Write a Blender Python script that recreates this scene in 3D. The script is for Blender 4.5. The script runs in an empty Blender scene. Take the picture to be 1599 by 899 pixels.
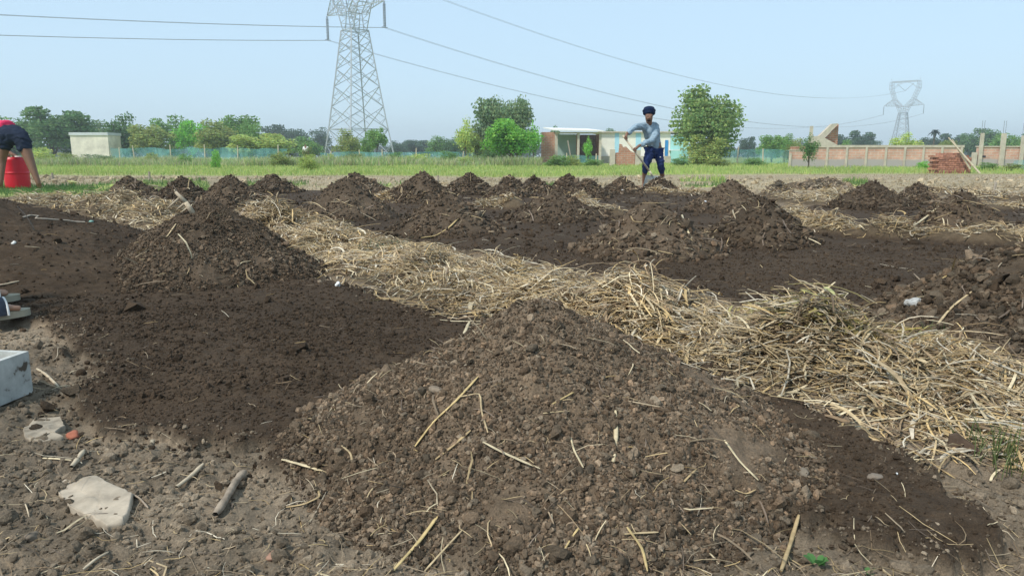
import bpy, math, random
import numpy as np
from mathutils import Vector, Matrix

# ------------------------------------------------------------------ camera, world, sun, exposure
sc = bpy.context.scene
COL = sc.collection
H = 0.69                      # camera height (m)
FPX = 1155.0                  # focal length in photo pixels (1599 wide)
PITCH = math.atan(205.5 / FPX)
cam_d = bpy.data.cameras.new('camera'); cam = bpy.data.objects.new('camera', cam_d); COL.objects.link(cam)
cam_d.sensor_width = 36.0; cam_d.lens = 36.0 * FPX / 1599.0
cam_d.clip_start = 0.02; cam_d.clip_end = 8000
cam.location = (0, 0, H); cam.rotation_euler = (math.pi / 2 - PITCH, 0, 0)
sc.camera = cam

SUN_EL, SUN_AZ = math.radians(50), math.radians(228)   # azimuth clockwise from +Y: behind the camera, to the left
w = bpy.data.worlds.new('World'); sc.world = w; w.use_nodes = True
nt = w.node_tree; nt.nodes.clear()
sky = nt.nodes.new('ShaderNodeTexSky'); sky.sky_type = 'NISHITA'; sky.sun_disc = False
sky.sun_elevation = SUN_EL; sky.sun_rotation = SUN_AZ
sky.altitude = 0; sky.air_density = 1.0; sky.dust_density = .8; sky.ozone_density = 2.2
bg = nt.nodes.new('ShaderNodeBackground'); bg.inputs['Strength'].default_value = 0.15
wo = nt.nodes.new('ShaderNodeOutputWorld')
hzm = nt.nodes.new('ShaderNodeMix'); hzm.data_type = 'RGBA'; hzm.inputs[0].default_value = .78       # hazy air whitens and evens the sky
nt.links.new(sky.outputs[0], hzm.inputs[6]); hzm.inputs[7].default_value = (2.9, 3.95, 4.8, 1)
nt.links.new(hzm.outputs[2], bg.inputs['Color']); nt.links.new(bg.outputs[0], wo.inputs['Surface'])
sun_d = bpy.data.lights.new('sun', 'SUN'); sun_d.energy = 2.7; sun_d.angle = math.radians(6.0); sun_d.color = (1.0, .95, .87)
sun = bpy.data.objects.new('sun', sun_d); COL.objects.link(sun)
sdir = Vector((math.sin(SUN_AZ) * math.cos(SUN_EL), math.cos(SUN_AZ) * math.cos(SUN_EL), math.sin(SUN_EL)))
sun.rotation_euler = sdir.to_track_quat('Z', 'Y').to_euler(); sun.location = (-20, -20, 30)
vs = sc.view_settings; vs.view_transform = 'Standard'; vs.look = 'None'; vs.exposure = 0.5; vs.gamma = 1.0; vs.use_curve_mapping = False
sc.cycles.volume_bounces = 0; sc.cycles.max_bounces = 6; sc.cycles.transparent_max_bounces = 12

rng = np.random.default_rng(7); random.seed(7)

# ------------------------------------------------------------------ photo pixel -> place
CP, SP = math.cos(PITCH), math.sin(PITCH)
def ray(px, py):
    u = (px - 799.5) / FPX; v = (py - 449.5) / FPX
    return Vector((u, CP - v * SP, -SP - v * CP))
def G(px, py, z=0.0):
    r = ray(px, py); t = (H - z) / -r.z
    return Vector((r.x * t, r.y * t, z))
def P(px, py, Y):
    r = ray(px, py); t = Y / r.y
    return Vector((r.x * t, Y, H + r.z * t))

# ------------------------------------------------------------------ noise
def _h(ix, iy, s):
    n = (ix.astype(np.int64) * 374761393 + iy.astype(np.int64) * 668265263 + s * 144269504) & 0xffffffff
    n = ((n ^ (n >> 13)) * 1274126177) & 0xffffffff
    return ((n ^ (n >> 16)) & 0xffff) / 65535.0
def vn(x, y, s=0):
    x = np.asarray(x, float); y = np.asarray(y, float)
    ix = np.floor(x); iy = np.floor(y); fx = x - ix; fy = y - iy
    fx = fx * fx * (3 - 2 * fx); fy = fy * fy * (3 - 2 * fy)
    a = _h(ix, iy, s); b = _h(ix + 1, iy, s); c = _h(ix, iy + 1, s); d = _h(ix + 1, iy + 1, s)
    return (a + (b - a) * fx) * (1 - fy) + (c + (d - c) * fx) * fy
def fbm(x, y, s=0, o=4):
    r = 0; a = .5; t = 0
    for i in range(o):
        r = r + a * vn(np.asarray(x) * 2 ** i + 17 * i, np.asarray(y) * 2 ** i + 5 * i, s + i); t += a; a *= .5
    return r / t
def sstep(a, b, x):
    t = np.clip((x - a) / (b - a), 0, 1); return t * t * (3 - 2 * t)

# ------------------------------------------------------------------ mesh and object helpers
def mk(name, V, Fs, mats, col=None, parent=None, smooth=False, midx=None):
    V = np.asarray(V, dtype=np.float32)
    me = bpy.data.meshes.new(name)
    if not isinstance(Fs, list): Fs = [Fs]
    Fs = [np.asarray(f, dtype=np.int32) for f in Fs if len(f)]
    tot = np.concatenate([np.full(len(f), f.shape[1], np.int32) for f in Fs])
    loops = np.concatenate([f.ravel() for f in Fs])
    start = np.concatenate([[0], np.cumsum(tot)[:-1]]).astype(np.int32)
    me.vertices.add(len(V)); me.vertices.foreach_set('co', V.ravel())
    me.loops.add(len(loops)); me.loops.foreach_set('vertex_index', loops)
    me.polygons.add(len(tot)); me.polygons.foreach_set('loop_start', start); me.polygons.foreach_set('loop_total', tot)
    if not isinstance(mats, (list, tuple)): mats = [mats]
    for m in mats: me.materials.append(m)
    if midx is not None: me.polygons.foreach_set('material_index', np.asarray(midx, np.int32))
    me.polygons.foreach_set('use_smooth', np.full(len(tot), bool(smooth)))
    me.update(calc_edges=True)
    if col is not None:
        a = me.attributes.new('col', 'FLOAT_COLOR', 'POINT')
        c = np.ones((len(V), 4), np.float32); c[:, :3] = col
        a.data.foreach_set('color', c.ravel())
    o = bpy.data.objects.new(name, me); COL.objects.link(o)
    if parent: o.parent = parent
    return o
def tag(o, label=None, cat=None, group=None, kind=None):
    if label: o['label'] = label
    if cat: o['category'] = cat
    if group: o['group'] = group
    if kind: o['kind'] = kind
    return o
def empty(name, loc, rz=0.0):
    o = bpy.data.objects.new(name, None); COL.objects.link(o); o.location = loc; o.rotation_euler = (0, 0, rz)
    o.empty_display_size = .1
    return o
class MB:
    """collects verts / faces of any size for one mesh"""
    def __init__(s): s.V = []; s.F = {}; s.n = 0; s.C = []
    def add(s, V, F, col=None):
        V = np.asarray(V, float).reshape(-1, 3)
        if not isinstance(F, list) or (len(F) and not isinstance(F[0], np.ndarray)): F = [np.asarray(F)]
        for f in F:
            f = np.asarray(f)
            if len(f): s.F.setdefault(f.shape[1], []).append(f + s.n)
        s.V.append(V); s.n += len(V)
        if col is not None: s.C.append(np.broadcast_to(np.asarray(col, float), (len(V), 3)))
        return s
    def box(s, c, d, rz=0.0, M=None, col=None):
        x, y, z = d[0] / 2, d[1] / 2, d[2] / 2
        v = np.array([(-x, -y, -z), (x, -y, -z), (x, y, -z), (-x, y, -z), (-x, -y, z), (x, -y, z), (x, y, z), (-x, y, z)])
        if M is not None: v = v @ np.array(M.to_3x3()).T
        if rz:
            cc, ss = math.cos(rz), math.sin(rz); v = v @ np.array([[cc, ss, 0], [-ss, cc, 0], [0, 0, 1]])
        v = v + np.array(c)
        return s.add(v, [(0, 3, 2, 1), (4, 5, 6, 7), (0, 1, 5, 4), (1, 2, 6, 5), (2, 3, 7, 6), (3, 0, 4, 7)], col)
    def bar(s, a, b, r, sides=4, r2=None, col=None):
        a = Vector(a); b = Vector(b); d = (b - a)
        if d.length < 1e-9: return s
        q = d.to_track_quat('Z', 'Y').to_matrix(); r2 = r if r2 is None else r2
        v = []
        for p, rr in ((a, r), (b, r2)):
            for k in range(sides):
                an = 2 * math.pi * (k + .5) / sides
                v.append(p + q @ Vector((math.cos(an) * rr, math.sin(an) * rr, 0)))
        F = [(k, (k + 1) % sides, sides + (k + 1) % sides, sides + k) for k in range(sides)]
        n0 = s.n
        s.add(np.array(v), F, col)
        s.F.setdefault(sides, []).append(np.array([list(range(sides))[::-1], list(range(sides, 2 * sides))]) + n0)
        return s
    def build(s, name, mat, parent=None, smooth=False):
        return mk(name, np.concatenate(s.V), [np.concatenate(f) for f in s.F.values()], mat,
                  np.concatenate(s.C) if s.C else None, parent, smooth)
def tubes(Pt, R, sides=3, flat=1.0, close=True):
    """Pt (N,K,3) centre lines, R (N,K) radii -> verts, quads"""
    Pt = np.asarray(Pt, float); R = np.asarray(R, float); N, K, _ = Pt.shape
    T = np.gradient(Pt, axis=1); T /= np.linalg.norm(T, axis=2, keepdims=True) + 1e-9
    up = np.where(np.abs(T[..., 2:3]) > .95, np.array([1., 0, 0]), np.array([0, 0, 1.]))
    A = np.cross(T, up); A /= np.linalg.norm(A, axis=2, keepdims=True) + 1e-9
    B = np.cross(A, T)
    an = 2 * np.pi * np.arange(sides) / sides
    V = Pt[:, :, None] + R[:, :, None, None] * (A[:, :, None] * np.cos(an)[None, None, :, None] + B[:, :, None] * np.sin(an)[None, None, :, None] * flat)
    idx = np.arange(N * K * sides).reshape(N, K, sides)
    a = idx[:, :-1]; b = idx[:, 1:]
    F = np.stack([a, np.roll(a, -1, 2), np.roll(b, -1, 2), b], -1).reshape(-1, 4)
    return V.reshape(-1, 3), F
def icos(sub=1):
    import bmesh
    bm = bmesh.new(); bmesh.ops.create_icosphere(bm, subdivisions=sub, radius=1)
    V = np.array([v.co[:] for v in bm.verts]); F = np.array([[v.index for v in f.verts] for f in bm.faces]); bm.free()
    return V, F
ICO = {k: icos(k) for k in (1, 2, 3)}
def rot_rand(N, r=rng):
    q = r.normal(size=(N, 4)); q /= np.linalg.norm(q, axis=1, keepdims=True); w_, x, y, z = q.T
    return np.stack([1 - 2 * (y * y + z * z), 2 * (x * y - z * w_), 2 * (x * z + y * w_), 2 * (x * y + z * w_), 1 - 2 * (x * x + z * z), 2 * (y * z - x * w_),
                     2 * (x * z - y * w_), 2 * (y * z + x * w_), 1 - 2 * (x * x + y * y)], 1).reshape(N, 3, 3)
def lumps(C, S, lod=2, r=rng, rough=.3):
    """C (N,3) centres, S (N,) radii -> irregular crumbs"""
    C = np.asarray(C, float); N = len(C); T, F = ICO[lod]
    var = []
    for _ in range(14):
        f = 1 + 0 * T[:, :1]
        for q in range(5):
            dq = r.normal(size=3); dq /= np.linalg.norm(dq); f = f + rough * .55 * np.cos(r.uniform(1.5, 4.5) * (T @ dq)[:, None] + r.uniform(0, 6))
        var.append(T * f * (1 - rough * .5 + rough * r.random((len(T), 1))))
    var = np.stack(var)
    k = r.integers(0, 14, N); sc3 = S[:, None] * r.uniform(.65, 1.25, (N, 3))
    V = var[k] * sc3[:, None]
    V = np.einsum('nij,nvj->nvi', rot_rand(N, r), V) + C[:, None]
    Fi = (F[None] + (np.arange(N) * len(T))[:, None, None]).reshape(-1, 3)
    return V.reshape(-1, 3), Fi, len(T)

# ------------------------------------------------------------------ materials
def newmat(name, rough=.9, spec=.2):
    m = bpy.data.materials.new(name); m.use_nodes = True; n = m.node_tree
    b = n.nodes['Principled BSDF']; b.inputs['Roughness'].default_value = rough; b.inputs['Specular IOR Level'].default_value = spec
    return m, n, b
def ramp(n, fac, stops):
    r = n.nodes.new('ShaderNodeValToRGB'); e = r.color_ramp.elements
    while len(e) < len(stops): e.new(.5)
    for k, (p, c) in enumerate(stops):
        e[k].position = p; e[k].color = (*c, 1) if len(c) == 3 else c
    n.links.new(fac, r.inputs[0]); return r
def mul(n, a, b, fac=1.0):
    x = n.nodes.new('ShaderNodeMix'); x.data_type = 'RGBA'; x.blend_type = 'MULTIPLY'; x.inputs[0].default_value = fac
    n.links.new(a, x.inputs[6]); n.links.new(b, x.inputs[7]); return x.outputs[2]
def noise(n, scale, detail=4, rough=.6, coord='Object'):
    tc = n.nodes.new('ShaderNodeTexCoord'); t = n.nodes.new('ShaderNodeTexNoise'); t.inputs['Scale'].default_value = scale
    t.inputs['Detail'].default_value = detail; t.inputs['Roughness'].default_value = rough
    n.links.new(tc.outputs[coord], t.inputs['Vector']); return t
def attr(n, name='col'):
    a = n.nodes.new('ShaderNodeAttribute'); a.attribute_name = name; return a.outputs['Color']
def bump(n, b, h, strength=.5, dist=.01):
    k = n.nodes.new('ShaderNodeBump'); k.inputs['Strength'].default_value = strength; k.inputs['Distance'].default_value = dist
    n.links.new(h, k.inputs['Height']); n.links.new(k.outputs[0], b.inputs['Normal'])
def g3(v): return (v, v, v)
def plain(name, c, rough=.7, spec=.3, scale=None, amt=.25, metal=0, bumps=None):
    """flat colour varied by procedural noise"""
    m, n, b = newmat(name, rough, spec); b.inputs['Metallic'].default_value = metal
    rgb = n.nodes.new('ShaderNodeRGB'); rgb.outputs[0].default_value = (*c, 1)
    t = noise(n, scale or 8, 5); r = ramp(n, t.outputs[0], [(.3, g3(1 - amt)), (.7, g3(1 + amt * .6))])
    n.links.new(mul(n, rgb.outputs[0], r.outputs[0]), b.inputs['Base Color'])
    if bumps: bump(n, b, t.outputs[0], bumps[0], bumps[1])
    return m
def soil_mat():
    m, n, b = newmat('soil', .95, .12)
    t1 = noise(n, 260, 5, .7); t2 = noise(n, 24, 5, .65); t3 = noise(n, 1.7, 4, .6)
    r1 = ramp(n, t1.outputs[0], [(.3, g3(.55)), (.52, g3(1.0)), (.75, (1.6, 1.52, 1.4))])
    r2 = ramp(n, t2.outputs[0], [(.3, g3(.72)), (.7, g3(1.25))])
    r3 = ramp(n, t3.outputs[0], [(.3, g3(.85)), (.7, g3(1.15))])
    c = mul(n, mul(n, mul(n, attr(n), r1.outputs[0]), r2.outputs[0]), r3.outputs[0])
    n.links.new(c, b.inputs['Base Color']); bump(n, b, t1.outputs[0], .8, .006)
    return m
SOIL = soil_mat()
def straw_mat():
    m, n, b = newmat('straw', .6, .3)
    t = noise(n, 60, 3); r = ramp(n, t.outputs[0], [(.3, g3(.7)), (.7, g3(1.2))])
    n.links.new(mul(n, attr(n), r.outputs[0]), b.inputs['Base Color'])
    return m
STRAW = straw_mat()
def leaf_mat(name='leaves', use_obj=True):
    m, n, b = newmat(name, .55, .25)
    c = attr(n)
    if use_obj:
        oi = n.nodes.new('ShaderNodeObjectInfo'); c = mul(n, c, oi.outputs['Color'])
    n.links.new(c, b.inputs['Base Color'])
    tr = n.nodes.new('ShaderNodeBsdfTranslucent'); n.links.new(c, tr.inputs['Color'])
    mx = n.nodes.new('ShaderNodeMixShader'); mx.inputs[0].default_value = .42
    out = n.nodes['Material Output']
    n.links.new(b.outputs[0], mx.inputs[1]); n.links.new(tr.outputs[0], mx.inputs[2]); n.links.new(mx.outputs[0], out.inputs['Surface'])
    return m
LEAF = leaf_mat(); GRASS = leaf_mat('grass_blades', False)
BARK = plain('bark', (.12, .095, .07), .9, .1, 12, .4)
STEEL = plain('galvanised_steel', (.40, .42, .44), .5, .4, 3, .15, .3)
WIRE = plain('conductor', (.24, .25, .27), .5, .4, 1, .1)

# ------------------------------------------------------------------ layout of the plot (ground coordinates)
def gp(pts): return np.array([[*G(x, y)[:2]] for x, y in pts])
BEDS = [gp([(-900, 345), (-200, 325), (60, 318), (230, 372), (470, 440), (720, 497), (900, 545), (1100, 597), (1250, 650), (1400, 722), (1535, 815), (1500, 880), (1340, 862),
            (1150, 800), (600, 760), (420, 740), (330, 700), (230, 672), (135, 645), (120, 560), (60, 512), (-400, 470), (-900, 450)]),
        gp([(150, 303), (250, 325), (430, 352), (600, 384), (830, 415), (1040, 466), (1200, 486), (1420, 500), (1520, 530), (1750, 600), (2100, 640), (1900, 430), (1560, 388),
            (1330, 374), (1245, 348), (1215, 330), (1200, 312), (1080, 304), (900, 300), (700, 301), (600, 299), (400, 300)]),
        gp([(1255, 326), (1330, 316), (1430, 319), (1600, 332), (1900, 345), (2000, 380), (1599, 368), (1420, 366), (1290, 356)])]
def poly_sd(x, y, poly):
    d = np.full(x.shape, 1e9); ins = np.zeros(x.shape, bool); n = len(poly)
    for i in range(n):
        ax, ay = poly[i]; bx, by = poly[(i + 1) % n]
        ex, ey = bx - ax, by - ay; wx, wy = x - ax, y - ay
        t = np.clip((wx * ex + wy * ey) / (ex * ex + ey * ey + 1e-12), 0, 1)
        d = np.minimum(d, np.hypot(wx - ex * t, wy - ey * t))
        c = ((ay > y) != (by > y)) & (x < (bx - ax) * (y - ay) / (by - ay + 1e-12) + ax)
        ins ^= c
    return np.where(ins, d, -d)
def bed_mask(x, y):
    m = np.zeros(np.shape(x))
    wob = (fbm(x * 5, y * 5, 3) - .5) * .35 + (fbm(x * 22, y * 22, 9, 4) - .5) * .26
    for b in BEDS:
        s = poly_sd(x, y, b); sc_ = .010 + .006 * np.abs(y)
        m = np.maximum(m, sstep(-sc_, sc_, s + wob * np.clip(.35 + .08 * y, .3, 1.2)))
    return m
# straw strips: pixel point (on the ground), half width (m), height (m)
STRIPS = [
    [(30, 326, .6, .10), (110, 332, .6, .16), (190, 340, .6, .22), (290, 356, .6, .12), (330, 372, .5, .08)],
    [(395, 362, .42, .16), (440, 376, .5, .24), (520, 398, .6, .10), (600, 416, .6, .07), (690, 438, .5, .15), (740, 456, .5, .12), (800, 476, .42, .08), (885, 494, .42, .14),
     (940, 505, .42, .12), (1005, 515, .42, .16), (1080, 545, .38, .06), (1180, 556, .38, .11), (1290, 580, .40, .145), (1390, 600, .38, .12), (1480, 634, .42, .08), (1600, 672, .44, .05), (1760, 700, .45, .07)],
    [(1242, 345, .25, .12), (1300, 370, .25, .10), (1380, 377, .28, .15), (1430, 381, .25, .08), (1480, 383, .28, .13), (1540, 386, .3, .12), (1620, 384, .35, .17), (1750, 386, .4, .12)],
    [(585, 317, .4, .08), (640, 318, .4, .12)], [(745, 330, .25, .08), (800, 331, .25, .12)], [(900, 322, .25, .14), (925, 340, .2, .08), (955, 346, .2, .12)],
    [(1010, 305, .3, .08), (1100, 308, .3, .05)], [(1215, 312, .4, .12), (1260, 320, .4, .08), (1310, 308, .5, .14)],
    [(1470, 300, .6, .1), (1600, 318, .8, .1)], [(1270, 294, .9, .16), (1320, 294, .9, .1)], [(1550, 330, .5, .07), (1640, 330, .5, .1)]]
ST = []
for s in STRIPS:
    ST.append([(*G(x, y)[:2], w_, h) for x, y, w_, h in s])
def straw_h(x, y):
    z = np.zeros(np.shape(x))
    lump = .12 + 1.75 * fbm(np.asarray(x) * 4.2, np.asarray(y) * 4.2, 21, 3) ** 1.15
    lump = np.minimum(lump, 1.25)
    for s in ST:
        for (ax, ay, aw, ah), (bx, by, bw, bh) in zip(s[:-1], s[1:]):
            ex, ey = bx - ax, by - ay
            t = np.clip(((x - ax) * ex + (y - ay) * ey) / (ex * ex + ey * ey), 0, 1)
            d = np.hypot(x - ax - ex * t, y - ay - ey * t); wd = aw + (bw - aw) * t; hh = ah + (bh - ah) * t
            z = np.maximum(z, hh * np.clip(1 - (d / wd) ** 2, 0, 1) ** .8)
    return z * lump
def ground_h(x, y):
    x = np.asarray(x, float); y = np.asarray(y, float)
    near = sstep(60, 6, y)
    z = (fbm(x * .5, y * .5, 1, 3) - .5) * .06 * near
    bm = bed_mask(x, y) * (y < 16)
    z = z + .035 * bm
    lum = np.abs(fbm(x * 9, y * 9, 5, 4) - .5)
    fr = sstep(14, 3, y)
    z = z + (.055 * (1 - bm) + .034 * bm) * lum * fr + (fbm(x * 40, y * 40, 6, 3) - .5) * (.018 - .006 * bm) * fr
    z = z + straw_h(x, y) * .8
    z = z + .15 * sstep(-6.3, -7.1, x) * sstep(9.5, 11.2, y) * sstep(24, 17, y)            # grassy bank at the left
    z = z + .12 * sstep(20, 60, y) * (fbm(x * .1, y * .1, 2, 2) - .5)
    # a foot-sized hollow bottom right and one left of the front heap
    for (px, py, r_, dz) in ((1550, 888, .07, .03), (190, 650, .16, .05)):
        g = G(px, py); z = z - dz * np.exp(-((x - g.x) ** 2 + (y - g.y) ** 2) / r_ ** 2)
    return z

TAN = np.array([.185, .145, .102]); DARK = np.array([.062, .043, .028]); FIELD = np.array([.34, .275, .18]); GRN = np.array([.30, .36, .11]); STB = np.array([.11, .08, .05])
def grass_mask(x, y):
    px = 799.5 + FPX * x / np.maximum(y, .1)
    edge = 26 + 9 * (fbm(x * .15, y * .15, 33, 3) - .5) + 3 * sstep(1150, 1500, px)
    m = sstep(edge - 2, edge + 3, y)
    m = np.maximum(m, sstep(-5.5, -6.1, x) * sstep(10.2, 10.9, y) * sstep(14.5, 13.2, y))
    p2 = ((px > 390) & (px < 660) & (y > 14.5) & (y < 19)) | ((px > 830) & (px < 890) & (y > 15) & (y < 19)) | ((px > 180) & (px < 330) & (y > 14.5) & (y < 17)) | ((px > 1060) & (px < 1130) & (y > 17) & (y < 22)) | ((px > 1310) & (px < 1350) & (y > 16) & (y < 20))
    m = np.maximum(m, p2 * sstep(.42, .55, fbm(x * .9, y * .9, 41, 3)) * .9)
    return m
def ground_col(x, y):
    n1 = fbm(x * 1.3, y * 1.3, 11, 4)[..., None]; n2 = fbm(x * 7, y * 7, 12, 3)[..., None]
    c = TAN * (.62 + .45 * n1 + .3 * n2)
    # paler trodden path patches
    c = c * (1 + .45 * sstep(.55, .75, fbm(x * 2.2, y * 2.2, 15, 3))[..., None])
    f = sstep(12, 16, y)[..., None]
    c = c * (1 - f) + FIELD * (.75 + .5 * n1) * f
    bm = (bed_mask(x, y) * (y < 16))[..., None]
    c = c * (1 - bm) + DARK * (.75 + .5 * n1) * bm
    s = sstep(.01, .05, straw_h(x, y))[..., None]
    c = c * (1 - s) + STB * (.7 + .6 * n2) * s
    g = grass_mask(x, y)[..., None]
    c = c * (1 - g) + GRN * (.75 + .5 * n1) * g
    return c

# ------------------------------------------------------------------ ground sheet
ys = [-30, -20, -12, -8, -5, -3, -2, -1.2, -.6, -.2, .1, .35, .6, .8]
y = .8
while y < 1400:
    y += max(.006, .0042 * y) if y < 30 else .02 * y
    ys.append(y)
ys = np.array(ys)
u_in = np.linspace(-.85, .85, 700); u_out = np.array([.87, .9, .95, 1.02, 1.1, 1.25, 1.5, 2, 3, 4])
us = np.concatenate([-u_out[::-1], u_in, u_out])
Wd = np.sqrt((ys * (1) + .35) ** 2 + .6)
X = us[None] * Wd[:, None]; Y = np.repeat(ys[:, None], len(us), 1)
X = np.clip(X, -1500, 1500)
Z = ground_h(X, Y)
V = np.stack([X, Y, Z], -1).reshape(-1, 3); cgr = ground_col(X, Y).reshape(-1, 3)
ii = np.arange(X.size).reshape(X.shape)
F = np.stack([ii[:-1, :-1], ii[:-1, 1:], ii[1:, 1:], ii[1:, :-1]], -1).reshape(-1, 4)
tag(mk('ground', V, F, SOIL, cgr, smooth=True), 'bare soil with dark compost beds, tan paths and green field beyond', 'ground', kind='structure')

# ------------------------------------------------------------------ soil mounds
# peak x, peak y, y of the foot, half width (px), tint, label
MBROWN = np.array([.150, .110, .074]); MDARK = np.array([.088, .064, .043])
MOUNDS = [
 (838, 482, 690, 420, 'a', 'large crumbly brown soil heap filling the front centre of the photo'),
 (335, 320, 437, 175, 'b', 'dark conical soil heap left of the long straw strip, before the straw bank'),
 (1682, 358, 522, 305, 'a', 'lumpy brown soil heap cut off by the right edge, behind the front straw'),
 (1012, 318, 402, 118, 'b', 'stick covered dark heap just behind the tallest middle straw tufts'),
 (1185, 312, 384, 98, 'b', 'broad dark heap right behind and joined to the stick covered middle heap'),
 (1140, 284, 335, 70, 'b', 'dark heap to the right of the digging man, behind the broad joined heap'),
 (700, 304, 368, 92, 'b', 'broad twiggy dark heap in the second row with a bent pale stick at its foot'),
 (868, 300, 347, 82, 'b', 'dark heap left of the little straw patches near the picture centre'),
 (545, 284, 343, 88, 'b', 'wide dark heap with two pale stalks, second row left of centre'),
 (1497, 302, 366, 88, 'b', 'dark heap near the right edge with long crossed pale stalks on it'),
 (362, 276, 326, 62, 'b', 'tall dark heap directly behind the front left conical heap'),
 (205, 277, 314, 48, 'b', 'leftmost dark heap in the back row beside the grassy bank'),
 (287, 279, 319, 48, 'b', 'second dark heap from the left in the back row, behind the dead branch'),
 (425, 274, 303, 42, 'b', 'small dark heap in the back row before the long green patch'),
 (556, 272, 303, 50, 'b', 'pointed dark heap in the back row peeping over the wide heap'),
 (662, 271, 318, 56, 'b', 'dark heap in the back row in front of the small straw patch'),
 (733, 271, 305, 42, 'b', 'rounded dark heap in the back row below the bright green tree'),
 (795, 276, 309, 36, 'b', 'low dark heap in the back row just right of the rounded one'),
 (833, 277, 303, 30, 'b', 'small dark heap in the back row under the brick shed corner'),
 (888, 274, 303, 34, 'b', 'dark heap in the back row under the open bays of the shed'),
 (917, 280, 312, 40, 'b', 'low dark heap in front of the one under the shed bays'),
 (970, 278, 306, 34, 'b', 'dark heap with a white scrap on it, left of the digging man'),
 (1030, 278, 303, 32, 'b', 'dark heap being shaped at the feet of the digging man'),
 (1214, 284, 304, 24, 'c', 'tiny far brown heap beside loose straw right of the digging man'),
 (1360, 285, 328, 64, 'b', 'rounded dark heap below the long low brick wall'),
 (1430, 287, 321, 44, 'b', 'dark heap right of the rounded heap, with thin stalks on its side'),
 (1290, 279, 296, 40, 'c', 'pale brown strawy heap far behind in front of the long brick wall'),
]
MP = []
for k, (px, py, by, hw, t, lab) in enumerate(MOUNDS):
    c = G(px, by); pk = P(px, py, c.y); R = hw * c.y / FPX / CP
    MP.append([c.x, c.y, pk.z, R, k * 13 + 5, 1.0])
MP[0][3] = .65
for m in MP: m[2] *= 1.05
# wide low heap at the left (elliptical, R in x; y squashed)
wide = [-3.75, 4.45, .56, 2.25, 77, 1.7]
MP.append(wide); MOUNDS.append((0, 0, 0, 0, 'w', 'wide low smooth spread of dark compost at the left edge'))
def mound_R(m, th):
    return m[3] * (1 + .13 * (vn(3 + 1.5 * np.cos(th), 3 + 1.5 * np.sin(th), m[4]) - .5) * 2)
def mound_f(t):
    t = np.clip(t, 0, 1.2)
    cap = np.sqrt(t * t + .06 ** 2) - .06
    f = 1 - cap / .941
    return np.where(f > 0, .98 * f + .02 * f * f, f * .8)
def mound_z(m, x, y):
    dx = x - m[0]; dy = (y - m[1]) * m[5]; r = np.hypot(dx, dy); th = np.arctan2(dy, dx); R = mound_R(m, th); t = r / R
    amp = min(m[2], .4)
    nz = (fbm(x * 5, y * 5, m[4], 3) - .5) * .16 * amp * np.clip(t * 3, .3, 1) * np.clip((1.1 - t) * 2, 0, 1)
    return m[2] * mound_f(t) + nz, t
def surface(x, y):
    g = ground_h(x, y); z = g
    for m in MP:
        if m is None: continue
        mz, t = mound_z(m, x, y)
        z = np.maximum(z, np.where(t < 1.05, g * np.clip(t, 0, 1) + mz, -9))
    return z
def hit(px, py):
    r = ray(px, py); ts = np.geomspace(.5, 60, 3000)
    zz = surface(r.x * ts, r.y * ts); k = np.argmax(H + r.z * ts < zz)
    return Vector((r.x * ts[k], r.y * ts[k], zz[k]))

def straw_blades(C, L, W, seed, cols, tilt=.25, curl=.5, zmin=None, K=5, az=None, flat=.45):
    r = np.random.default_rng(seed); N = len(C)
    a = r.uniform(0, 2 * np.pi, N) if az is None else az
    el = r.normal(0, tilt, N); kink = r.normal(0, curl, N); drop = -np.abs(r.normal(0, curl * .7, N))
    s = np.linspace(-.5, .5, K)[None]
    kp_ = r.uniform(-.35, .35, N)[:, None]; kk = np.where(r.random(N) < .4, r.normal(0, .9, N), 0)[:, None]      # snapped stalks
    aa = a[:, None] + kink[:, None] * s * 1.2 + kk * (s > kp_)
    ee = el[:, None] + drop[:, None] * (s + .1) * 1.6
    step = (L / (K - 1))[:, None]
    d = np.stack([np.cos(aa) * np.cos(ee), np.sin(aa) * np.cos(ee), np.sin(ee)], -1) * step[..., None]
    Pt = np.cumsum(d, 1); Pt -= Pt.mean(1, keepdims=True); Pt += C[:, None]
    if zmin is not None:
        g = zmin(Pt[..., 0], Pt[..., 1]); Pt[..., 2] = np.maximum(Pt[..., 2], g + .003)
    Rr = np.repeat((W / 2)[:, None], K, 1) * np.array([.7] + [1] * (K - 2) + [.5])[None]
    V_, F_ = tubes(Pt, Rr, 3, flat)
    c = np.asarray(cols)[r.integers(0, len(cols), N)] * r.uniform(.7, 1.25, (N, 1))
    return V_, F_, np.repeat(c, K * 3, 0)
SC = [(.52, .39, .215), (.42, .31, .16), (.58, .475, .30), (.31, .215, .12), (.50, .35, .16), (.58, .50, .37), (.20, .135, .075), (.38, .285, .165)]
SCD = [(.36, .27, .17), (.26, .19, .12), (.45, .36, .24), (.16, .115, .08), (.2, .15, .11)]

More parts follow.
